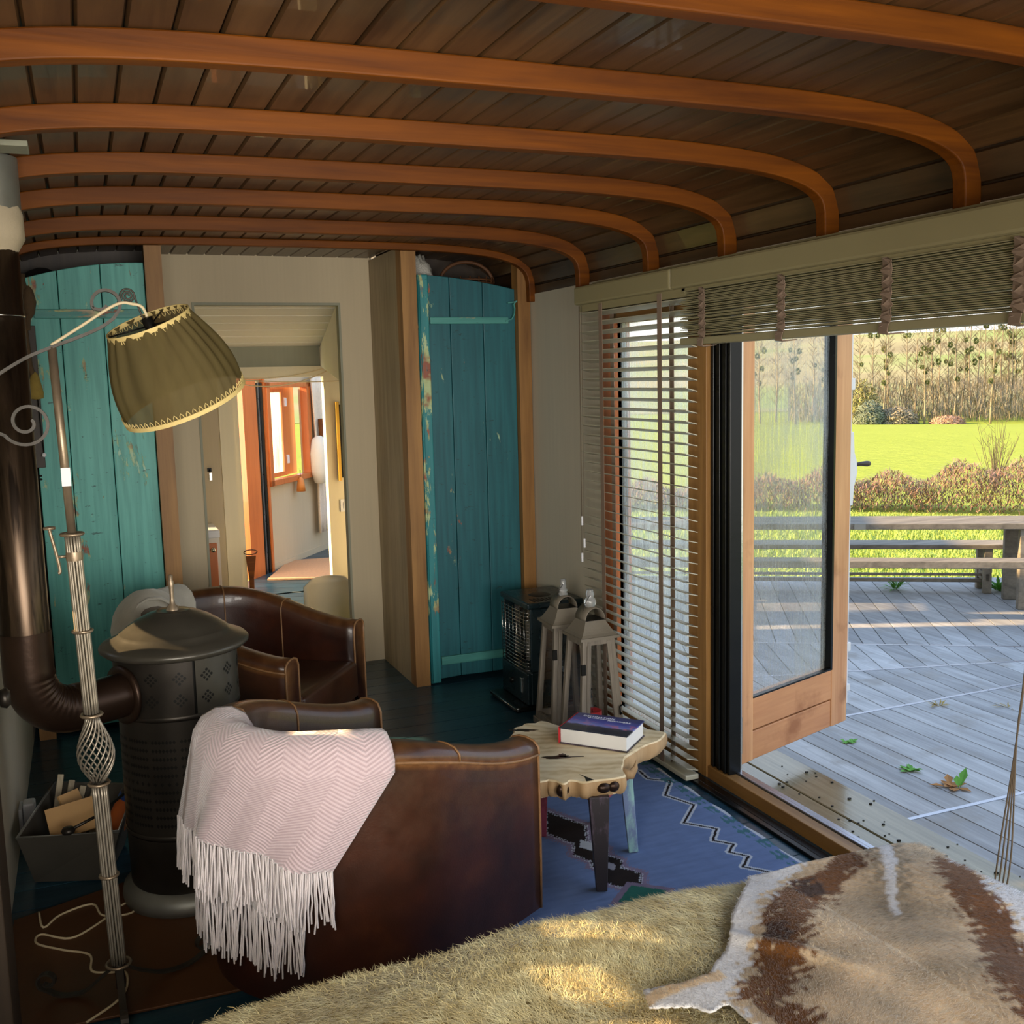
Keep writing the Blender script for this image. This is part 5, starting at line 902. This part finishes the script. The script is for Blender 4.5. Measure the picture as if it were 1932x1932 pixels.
MB().prism([(1.352, 2.769), (1.362, 2.80), (1.358, 2.83), (1.368, 2.80), (1.378, 2.768)], .318, .3606).build('edge_split', 'darkmetal', slab)
for (x, y, tx, ty, mt) in ((1.388, 2.748, .02, .06, 'leg_a'), (1.607, 2.942, -.03, .03, 'leg_c'), (1.379, 3.186, .0, -.03, 'leg_b'), (1.60, 3.19, -.03, -.03, 'leg_a')):
    top = Vector((x+tx*.6, y+ty*.6, .305)); bot = Vector((x, y, .01)); w_, w2 = (.078, .034) if mt == 'leg_a' and y < 2.9 else (.05, .032)
    MB().bar(top, bot, w_, w_*.8, (.93, -.37, 0), w2, w2).build('leg', mt, ct, bevel=.002)
MB().bar((1.405, 2.795, .29), (1.385, 3.17, .29), .03, .045).bar((1.405, 2.795, .29), (1.60, 2.96, .29), .03, .045).bar((1.385, 3.17, .29), (1.585, 3.18, .29), .03, .045).bar((1.585, 2.96, .29), (1.585, 3.18, .29), .03, .045).build('apron', 'leg_b', ct, bevel=.002)
bu = Vector((.161, -.183, 0)); LB = bu.length; bu.normalize(); bv = Vector((-bu.y, bu.x, 0)); BO = Vector((1.418, 3.108, .361))   # origin: front left corner; u along the long edge, v towards the far edge
BMx = Matrix(((bu.x, bv.x, 0, BO.x), (bu.y, bv.y, 0, BO.y), (0, 0, 1, BO.z), (0, 0, 0, 1))); WB = .172
bo = thing('book', 'thick hardback landscape photo book lying on the wood slab table', 'book', BO)
MB().box((.004, .004, .004), (LB-.004, WB-.004, .052), BMx).build('pages', 'plate', bo); MB().box((0, 0, 0), (LB, WB, .004), BMx).build('back_cover', 'leg_a', bo); MB().box((-.003, 0, 0), (.002, WB, .056), BMx).build('spine', 'red', bo)
t = NT('sunset_cover_print'); at = t.attr('uvc'); sx = t.n('ShaderNodeSeparateXYZ'); t.lk(at['Vector'], sx.inputs[0]); u_, v_ = sx.outputs[0], sx.outputs[1]
nzz = t.noise(at['Vector'], 9, 6, .65); hz = t.math('SUBTRACT', v_, t.math('MULTIPLY', nzz, .16)); sky = t.ramp(hz, (.12, '20283a'), (.20, '2c3448'), (.23, '3a3a52'), (.30, '7f86c8'), (.5, '4a50a4'), (.75, '333a78'), (1, '2a2c50'))
cl = t.ramp(t.noise(at['Vector'], 5, 6, .7, .6), (.5, 0.), (.62, 1.)); band = t.math('MULTIPLY', t.ramp(v_, (.25, 0.), (.34, 1.), (.5, .7), (.62, 0.)), t.ramp(u_, (.1, .8), (.32, .5), (.5, .0), (.68, .6), (.9, 1.)))
A['cover'] = t.pbr(t.mix(t.math('MULTIPLY', cl, band), sky, 'f0796a'), .22, 0, None, .3)
mb = MB(); mb.box((0, 0, .052), (LB, WB, .056), BMx); cvr = mb.build('front_cover', 'cover', bo)
ua = cvr.data.attributes.new('uvc', 'FLOAT_VECTOR', 'POINT'); inv = BMx.inverted()
for i, v in enumerate(cvr.data.vertices): q = inv @ (wm(bo) @ v.co); ua.data[i].vector = (q.x/LB, q.y/WB, 0)
def text(body, size, u, v, par, mat, name, sp=1.0):
    cu = bpy.data.curves.new(name, 'FONT'); cu.body = body; cu.size = size; cu.space_character = sp; cu.extrude = .0002; ob = bpy.data.objects.new(name, cu); COL.objects.link(ob); bpy.context.view_layer.update()
    me = bpy.data.meshes.new_from_object(ob.evaluated_get(bpy.context.evaluated_depsgraph_get())); bpy.data.objects.remove(ob); M4 = wm(par).inverted() @ BMx @ Matrix.Translation((u, v, .0565))
    me.transform(M4); me.materials.clear(); me.materials.append(A[mat]); o2 = bpy.data.objects.new(name, me); COL.objects.link(o2); o2.parent = par; return o2
text('DESTINATION', .0165, .03, .140, cvr, 'plasticwhite', 'title_lettering', 1.12); text('NOWHERE', .0155, .128, .120, cvr, 'plasticwhite', 'title_lettering', 1.12); text('THE FURTHER ADVENTURES', .0065, .052, .129, cvr, 'plasticwhite', 'subtitle_lettering', 1.0)
# ------------------------------------------------------------------ lanterns
def lantern(cx, cy, rz, label):
    root = thing('lantern', label, 'lantern', (cx, cy, .004), rz, 'grey wooden floor lanterns'); a0, a1, zt = .108, .078, .485
    MB().box((-a0-.008, -a0-.008, 0), (a0+.008, a0+.008, .03)).build('base', 'lantern', root, world=False, bevel=.003)
    for sx_ in (-1, 1):
        for sy_ in (-1, 1): MB().bar((sx_*(a0-.013), sy_*(a0-.013), .03), (sx_*(a1-.012), sy_*(a1-.012), zt), .024, .024, (0, 1, 0), .02, .02).build('corner_post', 'lantern', root, world=False, bevel=.002)
    for k in range(4):
        M4 = Matrix.Rotation(pi/2*k, 4, 'Z'); mb = MB()
        mb.bar(M4 @ Vector((-a0+.025, -a0+.009, .045)), M4 @ Vector((a0-.025, -a0+.009, .045)), .016, .03); MB().bar(M4 @ Vector((-a1+.02, -a1+.008, zt-.012)), M4 @ Vector((a1-.02, -a1+.008, zt-.012)), .014, .024).build('top_rail', 'lantern', root, world=False, bevel=.0015)
        if k == 0:
            for s_ in (-1, 1): mb.bar(M4 @ Vector((s_*(a0-.034), -a0+.006, .04)), M4 @ Vector((s_*(a1-.032), -a1+.005, zt-.01)), .018, .012, (0, 1, 0))
        o = mb.build('door' if k == 0 else 'bottom_rail', 'lantern', root, world=False, bevel=.0015)
        g_ = MB(); g_.add([M4 @ Vector(p) for p in ((-a0+.03, -a0+.012, .05), (a0-.03, -a0+.012, .05), (a1-.026, -a1+.011, zt-.02), (-a1+.026, -a1+.011, zt-.02))], [(0, 1, 2, 3)]); g_.build('glass', 'glass', o, world=False, solid=.002)
        if k == 0: MB().box((-a1-.012, -a1-.012, .34), (-a1+.008, -a1-.002, .385)).build('hinge', 'darkmetal', o, world=False); MB().tube([(a0-.022, -a0-.004, .16), (a0-.03, -a0-.008, .155), (a0-.032, -a0-.006, .19), (a0-.022, -a0-.004, .195)], .004, 6).build('latch', 'darkmetal', o, world=False)
    e = a1+.014; c2 = .047
    mb = MB(); mb.box((-e, -e, zt), (e, e, zt+.012)); n = 6; rows = []
    for i in range(n+1): f = i/n; s_ = e-.006-(e-.006-c2)*(f**.75); z = zt+.012+.062*f; rows.append([(-s_, -s_, z), (s_, -s_, z), (s_, s_, z), (-s_, s_, z)])
    mb.grid(rows, wrap=True, smooth=False); mb.build('roof', 'zinc', root, world=False)
    zz_ = zt+.074; rows = []
    for y_ in (-c2, c2): rows.append([Vector((c2*cos(pi*i/18), y_, zz_+c2*1.15*sin(pi*i/18))) for i in range(19)])
    MB().grid(rows).build('arched_vent', 'zinc', root, world=False, solid=.003); MB().box((-c2, -c2, zz_), (c2, c2, zz_+.002)).build('vent_floor', 'darkmetal', root, world=False)
    return root
lantern(1.95, 3.93, R(1), 'nearer grey wooden lantern holding a red candle beside the blind'); lantern(1.95, 4.20, R(-3), 'farther grey wooden lantern behind the one with the red candle')
cd = thing('pillar_candle', 'red pillar candle standing inside the nearer lantern', 'candle', (1.96, 3.945, .034)); MB().lathe([(.001, 0), (.042, 0), (.042, .115), (.037, .118), (.03, .11), (.001, .108)], (1.96, 3.945, .034), 28).build('wax', 'red', cd); MB().tube([(1.96, 3.945, .14), (1.961, 3.945, .155)], .0015, 5).build('wick', 'darkmetal', cd)
def ornament(x, y, z, prof, label):
    r_ = thing('glass_ornament', label, 'ornament', (x, y, z), 0, 'clear glass ornaments on the lanterns'); MB().lathe(prof, (x, y, z), 20).build('glass_body', 'crystal', r_); MB().tube(smooth([(x-.01, y-.02, z+.055), (x-.035, y-.03, z+.03), (x-.05, y-.03, z-.01)]), .0012, 4).build('hanging_wire', 'darkmetal', r_)
ornament(1.95, 3.93, .613, [(.001, 0), (.022, .002), (.027, .02), (.022, .036), (.016, .043), (.019, .055), (.014, .07), (.015, .077), (.006, .078), (.006, .068), (.001, .068)], 'clear glass owl shaped ornament on the nearer lantern top'); ornament(1.95, 4.20, .613, [(.001, 0), (.020, .001), (.022, .012), (.016, .016), (.020, .022), (.020, .03), (.014, .034), (.016, .045), (.012, .05), (.013, .062), (.011, .076), (.001, .077)], 'clear glass tiered ornament on the farther lantern top')
# ------------------------------------------------------------------ paraffin heater
ht = thing('room_heater', 'dark green paraffin heater with wire grille by the wall corner', 'heater', (2.03, 4.63, 0)); hx0, hx1, hy0, hy1 = 1.885, 2.17, 4.46, 4.80
MB().box((hx0+.01, hy0, .03), (hx1, hy1, .19)).box((hx0+.14, hy0, .19), (hx1, hy1, .50)).box((hx0+.01, hy0, .19), (hx0+.14, hy0+.012, .50)).box((hx0+.01, hy1-.012, .19), (hx0+.14, hy1, .50)).build('body', 'heater', ht, bevel=.008)
MB().box((hx0-.005, hy0-.006, .50), (hx1+.005, hy1+.006, .53)).build('top_plate', 'heater', ht, bevel=.008); MB().lathe([(.001, .532), (.05, .532), (.055, .530)], (2.02, 4.63, 0), 28).build('top_vent', 'darkmetal', ht)
mb = MB(); [mb.box((1.93+.02*i, hy0+.03, .5302), (1.94+.02*i, hy0+.09, .532)) for i in range(9)]; mb.build('top_slots', 'darkmetal', ht)
rows = []
for i in range(13): a = -1.25+2.5*i/12; rows.append([(hx0+.13-.09*(1-cos(a))*1.1, 4.63+.15*sin(a)/.95, z) for z in (.21, .34, .48)])
MB().grid(rows).build('reflector', 'heater_in', ht); MB().lathe([(.03, .21), (.03, .40), (.001, .42)], (hx0+.09, 4.63, 0), 18).build('burner', 'galv', ht)
mb = MB()
for i in range(17): z = .20+.0175*i; mb.tube([(hx0+.012, hy0+.012, z), (hx0-.008, hy0+.03, z), (hx0-.012, 4.63, z), (hx0-.008, hy1-.03, z), (hx0+.012, hy1-.012, z)], .0016, 4)
for i in range(7): y_ = hy0+.03+i*.0467; mb.tube([(hx0-.010, y_, .195), (hx0-.010, y_, .49)], .0018, 4)
mb.build('wire_grille', 'chrome', ht); MB().box((hx0-.006, hy0+.005, .03), (hx0+.012, hy1-.005, .185)).build('front_panel', 'heater', ht, bevel=.004)
MB().box((hx0-.012, hy0+.07, .08), (hx0-.005, hy0+.095, .15)).build('wick_lever', 'chrome', ht, bevel=.002); MB().lathe([(.001, -.015), (.014, -.014), (.014, 0)], (hx0-.005, hy0+.2, .11), 14, 'x').build('dial', 'darkmetal', ht); MB().box((1.93, hy0-.004, .09), (1.965, hy0+.003, .17)).build('tank_slot', 'darkmetal', ht)
MB().box((hx0-.075, hy0-.008, .004), (hx1, hy1+.008, .028)).build('drip_tray', 'blackalu', ht, bevel=.011, seg=3); MB().tube([(hx0-.076, hy1, .026), (hx0-.076, hy0, .026), (hx0-.05, hy0-.009, .026)], .003, 6).build('tray_edge', 'chrome', ht)
# ------------------------------------------------------------------ bed, fur spread and hide
bd = thing('bed', 'bed in the foreground under the olive fur spread', 'bed', (.95, .9, 0)); MB().box((.14, -.75, .12), (1.68, 1.78, .26)).build('frame', 'darkwood', bd, bevel=.01); MB().box((.1, -.75, .26), (1.72, 1.82, .47)).build('mattress', 'mattress', bd, bevel=.06, seg=4)
for x_ in (.2, 1.62):
    for y_ in (-.7, 1.74): MB().box((x_-.03, y_-.03, 0), (x_+.03, y_+.03, .12)).build('leg', 'darkwood', bd)
def bz(x, y): return .008*np.sin(5.1*x+2*y)+.006*np.sin(9*y-4*x+1)+.004*np.sin(17*x+11*y)
def rrect(x0, x1, y0, y1, r, n=20):
    out = []
    for cx, cy, a0 in ((x1-r, y1-r, 0), (x0+r, y1-r, pi/2)): out += [(cx+r*cos(a0+pi/2*i/n), cy+r*sin(a0+pi/2*i/n)) for i in range(n+1)]
    pts = [(x1, y0)]; 
    return [(x1, y0+(y1-r-y0)*i/14) for i in range(14)]+out+[(x0, y1-r-(y1-r-y0)*i/14) for i in range(1, 15)]
rows = []; steps = [(-.55, 0), (-.45, 0), (-.35, 0), (-.25, 0), (-.18, 0), (-.12, 0), (-.07, -.002), (-.03, -.010), (0, -.026), (.022, -.055), (.032, -.1), (.036, -.2), (.04, -.34), (.042, -.44)]
base = rrect(.06, 1.76, -.7, 1.86, .16)
for inset, dzz in steps:
    s_ = inset; rr = max(.02, .16+s_); poly = rrect(.06-s_, 1.76+s_, -.7, 1.86+s_, rr); rows.append([Vector((x, y, .485+dzz+(float(bz(x, y)) if dzz > -.06 else 0)+.0)) for x, y in poly])
mb = MB().grid(rows[::-1]); L0 = rows[0]; m = len(L0)
mid = [[L0[i].lerp(L0[m-1-i], f) for i in range(m//2+1)] for f in (0, .25, .5, .75, 1)]
for r_ in mid:
    for p in r_: p.z = .485+float(bz(p.x, p.y))
mb.grid(mid); spread = mb.build('fur_bedspread', 'furbase', recalc=True); tag(spread, 'olive yellow long pile fur bedspread covering the foreground bed', 'bedspread')
g = np.random.default_rng(21); nA = 150000
px_ = g.uniform(.06, 1.76, nA); py_ = 1.86-(1.86-.95)*g.random(nA)**1.15; inside = ((px_ > .22) | (py_ < 1.70) | (np.hypot(px_-.22, py_-1.70) < .16)) & ((px_ < 1.60) | (py_ < 1.70) | (np.hypot(px_-1.6, py_-1.70) < .16)); px_, py_ = px_[inside], py_[inside]
ins = np.minimum(np.minimum(px_-.06, 1.76-px_), 1.86-py_); cd_ = np.where((px_ < .22) & (py_ > 1.70), .16-np.hypot(px_-.22, py_-1.70), 9); ins = np.minimum(ins, cd_); dzv = np.interp(-ins, [-.12, -.07, -.03, 0], [0, -.002, -.010, -.026])
P1 = np.stack([px_, py_, .484+dzv+bz(px_, py_)], 1); N1 = np.tile([0, 0, 1.], (len(P1), 1))
# fur on the drop along the foot and left side
bl_ = np.array(base); seg = np.diff(bl_, axis=0); sl = np.hypot(seg[:, 0], seg[:, 1]); nB = 32000; k = g.choice(len(sl), nB, p=sl/sl.sum()); f = g.random((nB, 1)); q2 = bl_[k]+seg[k]*f; nr2 = np.stack([seg[k][:, 1], -seg[k][:, 0]], 1); nr2 /= np.linalg.norm(nr2, axis=1, keepdims=True)+1e-9
dd = g.random(nB)**1.5*.22; off = np.interp(dd, [0, .03, .075, .2], [.0, .022, .032, .036]); P2 = np.concatenate([q2+nr2*off[:, None], (.485-.026-dd)[:, None]], 1); N2 = np.concatenate([nr2, np.full((nB, 1), .3)], 1); N2 /= np.linalg.norm(N2, axis=1, keepdims=True); kp = P2[:, 1] > .8; P2, N2 = P2[kp], N2[kp]
cm1 = np.stack([-.55+.5*np.sin(7*P1[:, 0]+9*P1[:, 1]), .2+.6*np.sin(11*P1[:, 1]-5*P1[:, 0]), 0*P1[:, 0]], 1); cm2 = np.stack([0*P2[:, 0], 0*P2[:, 0], -1+0*P2[:, 0]], 1)
P_, N_, cm = np.concatenate([P1, P2]), np.concatenate([N1, N2]), np.concatenate([cm1, cm2]); tuft = .5+.5*np.sin(23*P_[:, 0]+7*np.sin(13*P_[:, 1]))*np.sin(31*P_[:, 1]+5*np.sin(17*P_[:, 0]))
Cc = np.array(lin('9a8850')[:3])*(1-tuft[:, None]*.0)+0; Cc = np.array(lin('c6b27a')[:3])*(1-tuft[:, None])+np.array(lin('eadeac')[:3])*tuft[:, None]; Cc = Cc*(1+g.normal(0, .16, (len(P_), 1)))
V, q, t_, CC = blades(P_, N_, np.full((len(P_), 1), .026), .0016, cm, np.clip(Cc, .01, 1), .45, .42, .6, 7); blade_mesh('pile', V, q, t_, CC, 'hair', spread)
# the hide
HO = np.array([(1.261, 1.794), (1.22, 1.745), (1.158, 1.684), (1.12, 1.65), (1.086, 1.603), (1.055, 1.57), (1.037, 1.552), (1.0, 1.525), (.967, 1.493), (.935, 1.483), (.903, 1.475), (.865, 1.478), (.828, 1.487), (.814, 1.439), (.845, 1.42), (.879, 1.403), (.898, 1.376), (.918, 1.388), (.935, 1.395), (.945, 1.385), (.943, 1.369), (.945, 1.34), (.953, 1.313), (.95, 1.25), (.93, 1.15), (.9, 1.0), (.95, .85), (1.15, .7), (1.45, .75), (1.62, .95), (1.72, 1.2), (1.76, 1.35), (1.775, 1.508), (1.77, 1.609), (1.755, 1.691), (1.712, 1.752), (1.64, 1.762), (1.564, 1.768), (1.472, 1.781), (1.376, 1.786), (1.33, 1.783)])*1.026
cs = .0075; gxs = np.arange(.78, 1.85, cs); gys = np.arange(.68, 1.86, cs); GX, GY = np.meshgrid(gxs, gys)
def inpoly(x, y, P):
    r_ = np.zeros(x.shape, bool); j = len(P)-1
    for i in range(len(P)):
        c_ = ((P[i, 1] > y) != (P[j, 1] > y)) & (x < (P[j, 0]-P[i, 0])*(y-P[i, 1])/(P[j, 1]-P[i, 1]+1e-12)+P[i, 0]); r_ ^= c_; j = i
    return r_
def dpoly(x, y, P, closed=True):
    d = np.full(x.shape, 9.); bx_, by_ = x.copy(), y.copy(); m_ = len(P)
    for i in range(m_ if closed else m_-1):
        a, b = P[i], P[(i+1) % m_]; e = b-a; t_ = np.clip(((x-a[0])*e[0]+(y-a[1])*e[1])/(e@e), 0, 1); qx, qy = a[0]+t_*e[0], a[1]+t_*e[1]; dd_ = np.hypot(x-qx, y-qy); m2_ = dd_ < d; d = np.where(m2_, dd_, d); bx_ = np.where(m2_, qx, bx_); by_ = np.where(m2_, qy, by_)
    return d, bx_, by_
ins_ = inpoly(GX, GY, HO); D_, BX, BY = dpoly(GX, GY, HO); keepv = ins_ | (D_ < cs*.75); cell = keepv[:-1, :-1] & keepv[:-1, 1:] & keepv[1:, 1:] & keepv[1:, :-1]
xs_, ys_ = np.where(ins_, GX, BX), np.where(ins_, GY, BY)
def hz_(x, y):
    z = .503+bz(x, y)*.8+.006*np.sin(14*x+6*y)+.005*np.sin(9*y-20*x); ins2 = np.minimum(1.76-x, 1.875-y); z += np.interp(-ins2, [-.1, -.04, 0, .04, .08], [0, -.003, -.014, -.05, -.10]); z += .022*np.exp(-((x-.93)**2+(y-1.392)**2)/.0003)+.014*np.exp(-((x+.6*y-2.09)**2)/.0004)*(x > 1.02)*(x < 1.3)*np.exp(-((y-1.55)**2)/.01); return z
def hide_col(x, y):
    x, y = x/1.026, y/1.026; nz_ = .012*np.sin(47*x+9*np.sin(31*y))+.010*np.sin(61*y+7*np.sin(43*x)); tan_, brn, wht_, drk = np.array(lin('dcc6a4')[:3]), np.array(lin('8a5826')[:3]), np.array(lin('eeebe8')[:3]), np.array(lin('4a2e1c')[:3])
    lp_in = np.array([(1.47, 1.77), (1.363, 1.725), (1.29, 1.68), (1.21, 1.62), (1.152, 1.56), (1.10, 1.50), (1.05, 1.45), (1.01, 1.425), (.98, 1.38), (.99, 1.28), (.98, 1.1), (1.0, .8)]); dl_, qx, qy = dpoly(x, y, lp_in, False); left = (x-qx)*.7+(y-qy)*-.6 < 0   # outside (towards the left edge)
    rp = np.array([(1.66, 1.62), (1.61, 1.521), (1.575, 1.43), (1.52, 1.35), (1.468, 1.29), (1.418, 1.21), (1.36, 1.05)]); dr_, rx, ry = dpoly(x, y, rp, False); right = (x-rx)*.8+(y-ry)*-.55 > 0
    lite = .5+.5*np.sin(13*x+5*np.sin(9*y))*np.sin(11*y+4*np.sin(8*x)); c = tan_*(.88+.4*lite[..., None])
    sL = np.clip(1-np.abs(dl_-.022+nz_*1.3)/.046, 0, 1)*(~left)+np.clip(1-np.abs(dl_+nz_)/.03, 0, 1)*left*(y < 1.735)*(y > 1.40); c = np.where((sL > .12)[..., None], brn*(.8+.4*lite[..., None]), c); patch = (np.hypot(x-1.16, y-1.555) < .03+nz_) | (np.hypot(x-1.34, y-1.70) < .035+nz_); c = np.where((patch & (sL > .05))[..., None], drk*1.4, c)
    sR = np.clip(1-np.abs(dr_+nz_)/.05, 0, 1); c = np.where((sR > .12)[..., None], brn*(.85+.3*lite[..., None]), c)
    c = np.where((left & (dl_ > .034+nz_))[..., None], wht_*(.95+.08*lite[..., None]), c); c = np.where((right & (dr_ > .04+nz_))[..., None], wht_, c); c = np.where(((x < .99) & (y < 1.50) & (y > 1.405+.3*(x-.87)))[..., None], np.where((np.abs(y-1.462-.15*(x-.85)) < .014)[..., None], tan_*1.25, wht_), c)
    dp_ = np.array([(1.605, 1.765), (1.56, 1.70), (1.514, 1.643), (1.47, 1.59), (1.43, 1.535)]); dd_, _, _ = dpoly(x, y, dp_, False); c = np.where((dd_ < .006+.010*np.clip((y-1.5)/.2, 0, 1)+.2*nz_)[..., None], wht_, np.where((dd_ < .03+nz_)[..., None], tan_*.75, c)); return c
mb = MB(); vid = -np.ones(GX.shape, int); used_ = np.zeros(GX.shape, bool)
for a_ in ((0, 0), (0, 1), (1, 0), (1, 1)): used_[a_[0]:a_[0]+cell.shape[0], a_[1]:a_[1]+cell.shape[1]] |= cell
vid[used_] = np.arange(used_.sum()); VX, VY = xs_[used_], ys_[used_]; VZ = hz_(VX, VY); mb.v = [tuple(p) for p in np.stack([VX, VY, VZ], 1)]; ii, jj = np.where(cell); mb.f = [(int(vid[i, j]), int(vid[i, j+1]), int(vid[i+1, j+1]), int(vid[i+1, j])) for i, j in zip(ii, jj)]; mb.r = [.5]*len(mb.v); mb.sm = [True]*len(mb.f)
hcol = hide_col(VX, VY); hide = mb.build('animal_hide', 'skin', recalc=False, cols=np.concatenate([hcol, np.ones((len(VX), 1))], 1), solid=.004); tag(hide, 'tan, brown and white antelope hide spread over the fur bedspread', 'hide')
n = 70000; k = g.integers(0, len(VX), n); hx_, hy_ = VX[k]+g.uniform(-cs, cs, n)/2, VY[k]+g.uniform(-cs, cs, n)/2; hd_, _, _ = dpoly(hx_, hy_, HO); kk = inpoly(hx_, hy_, HO) & (hy_ > .95); hx_, hy_ = hx_[kk], hy_[kk]
P = np.stack([hx_, hy_, hz_(hx_, hy_)+.002], 1); C = hide_col(hx_, hy_)*(1+g.normal(0, .14, (len(hx_), 1))); whm = (C.min(1, keepdims=True) > .5); L_ = np.where(whm, .007, .017); cmb = np.stack([np.where(hx_ > 1.35, .5, -.6)+.4*np.sin(9*hy_), -.75+.5*np.sin(11*hx_), 0*hx_], 1)
V, q, t_, CC = blades(P, np.tile([0, 0, 1.], (len(P), 1)), L_, .0011, cmb, np.clip(C, .01, 1), .3, .3, .6, 8); blade_mesh('hair', V, q, t_, CC, 'hair', hide)

_sk = lump('gathered_folds', (.19, 4.36, .635), (.145, .15, .155), 'greywool', 'rounded pale grey sheepskin over the back of the far leather chair', 'sheepskin', 12, .04)
_sk.parent = _gt; del _sk['category']; del _sk['label']
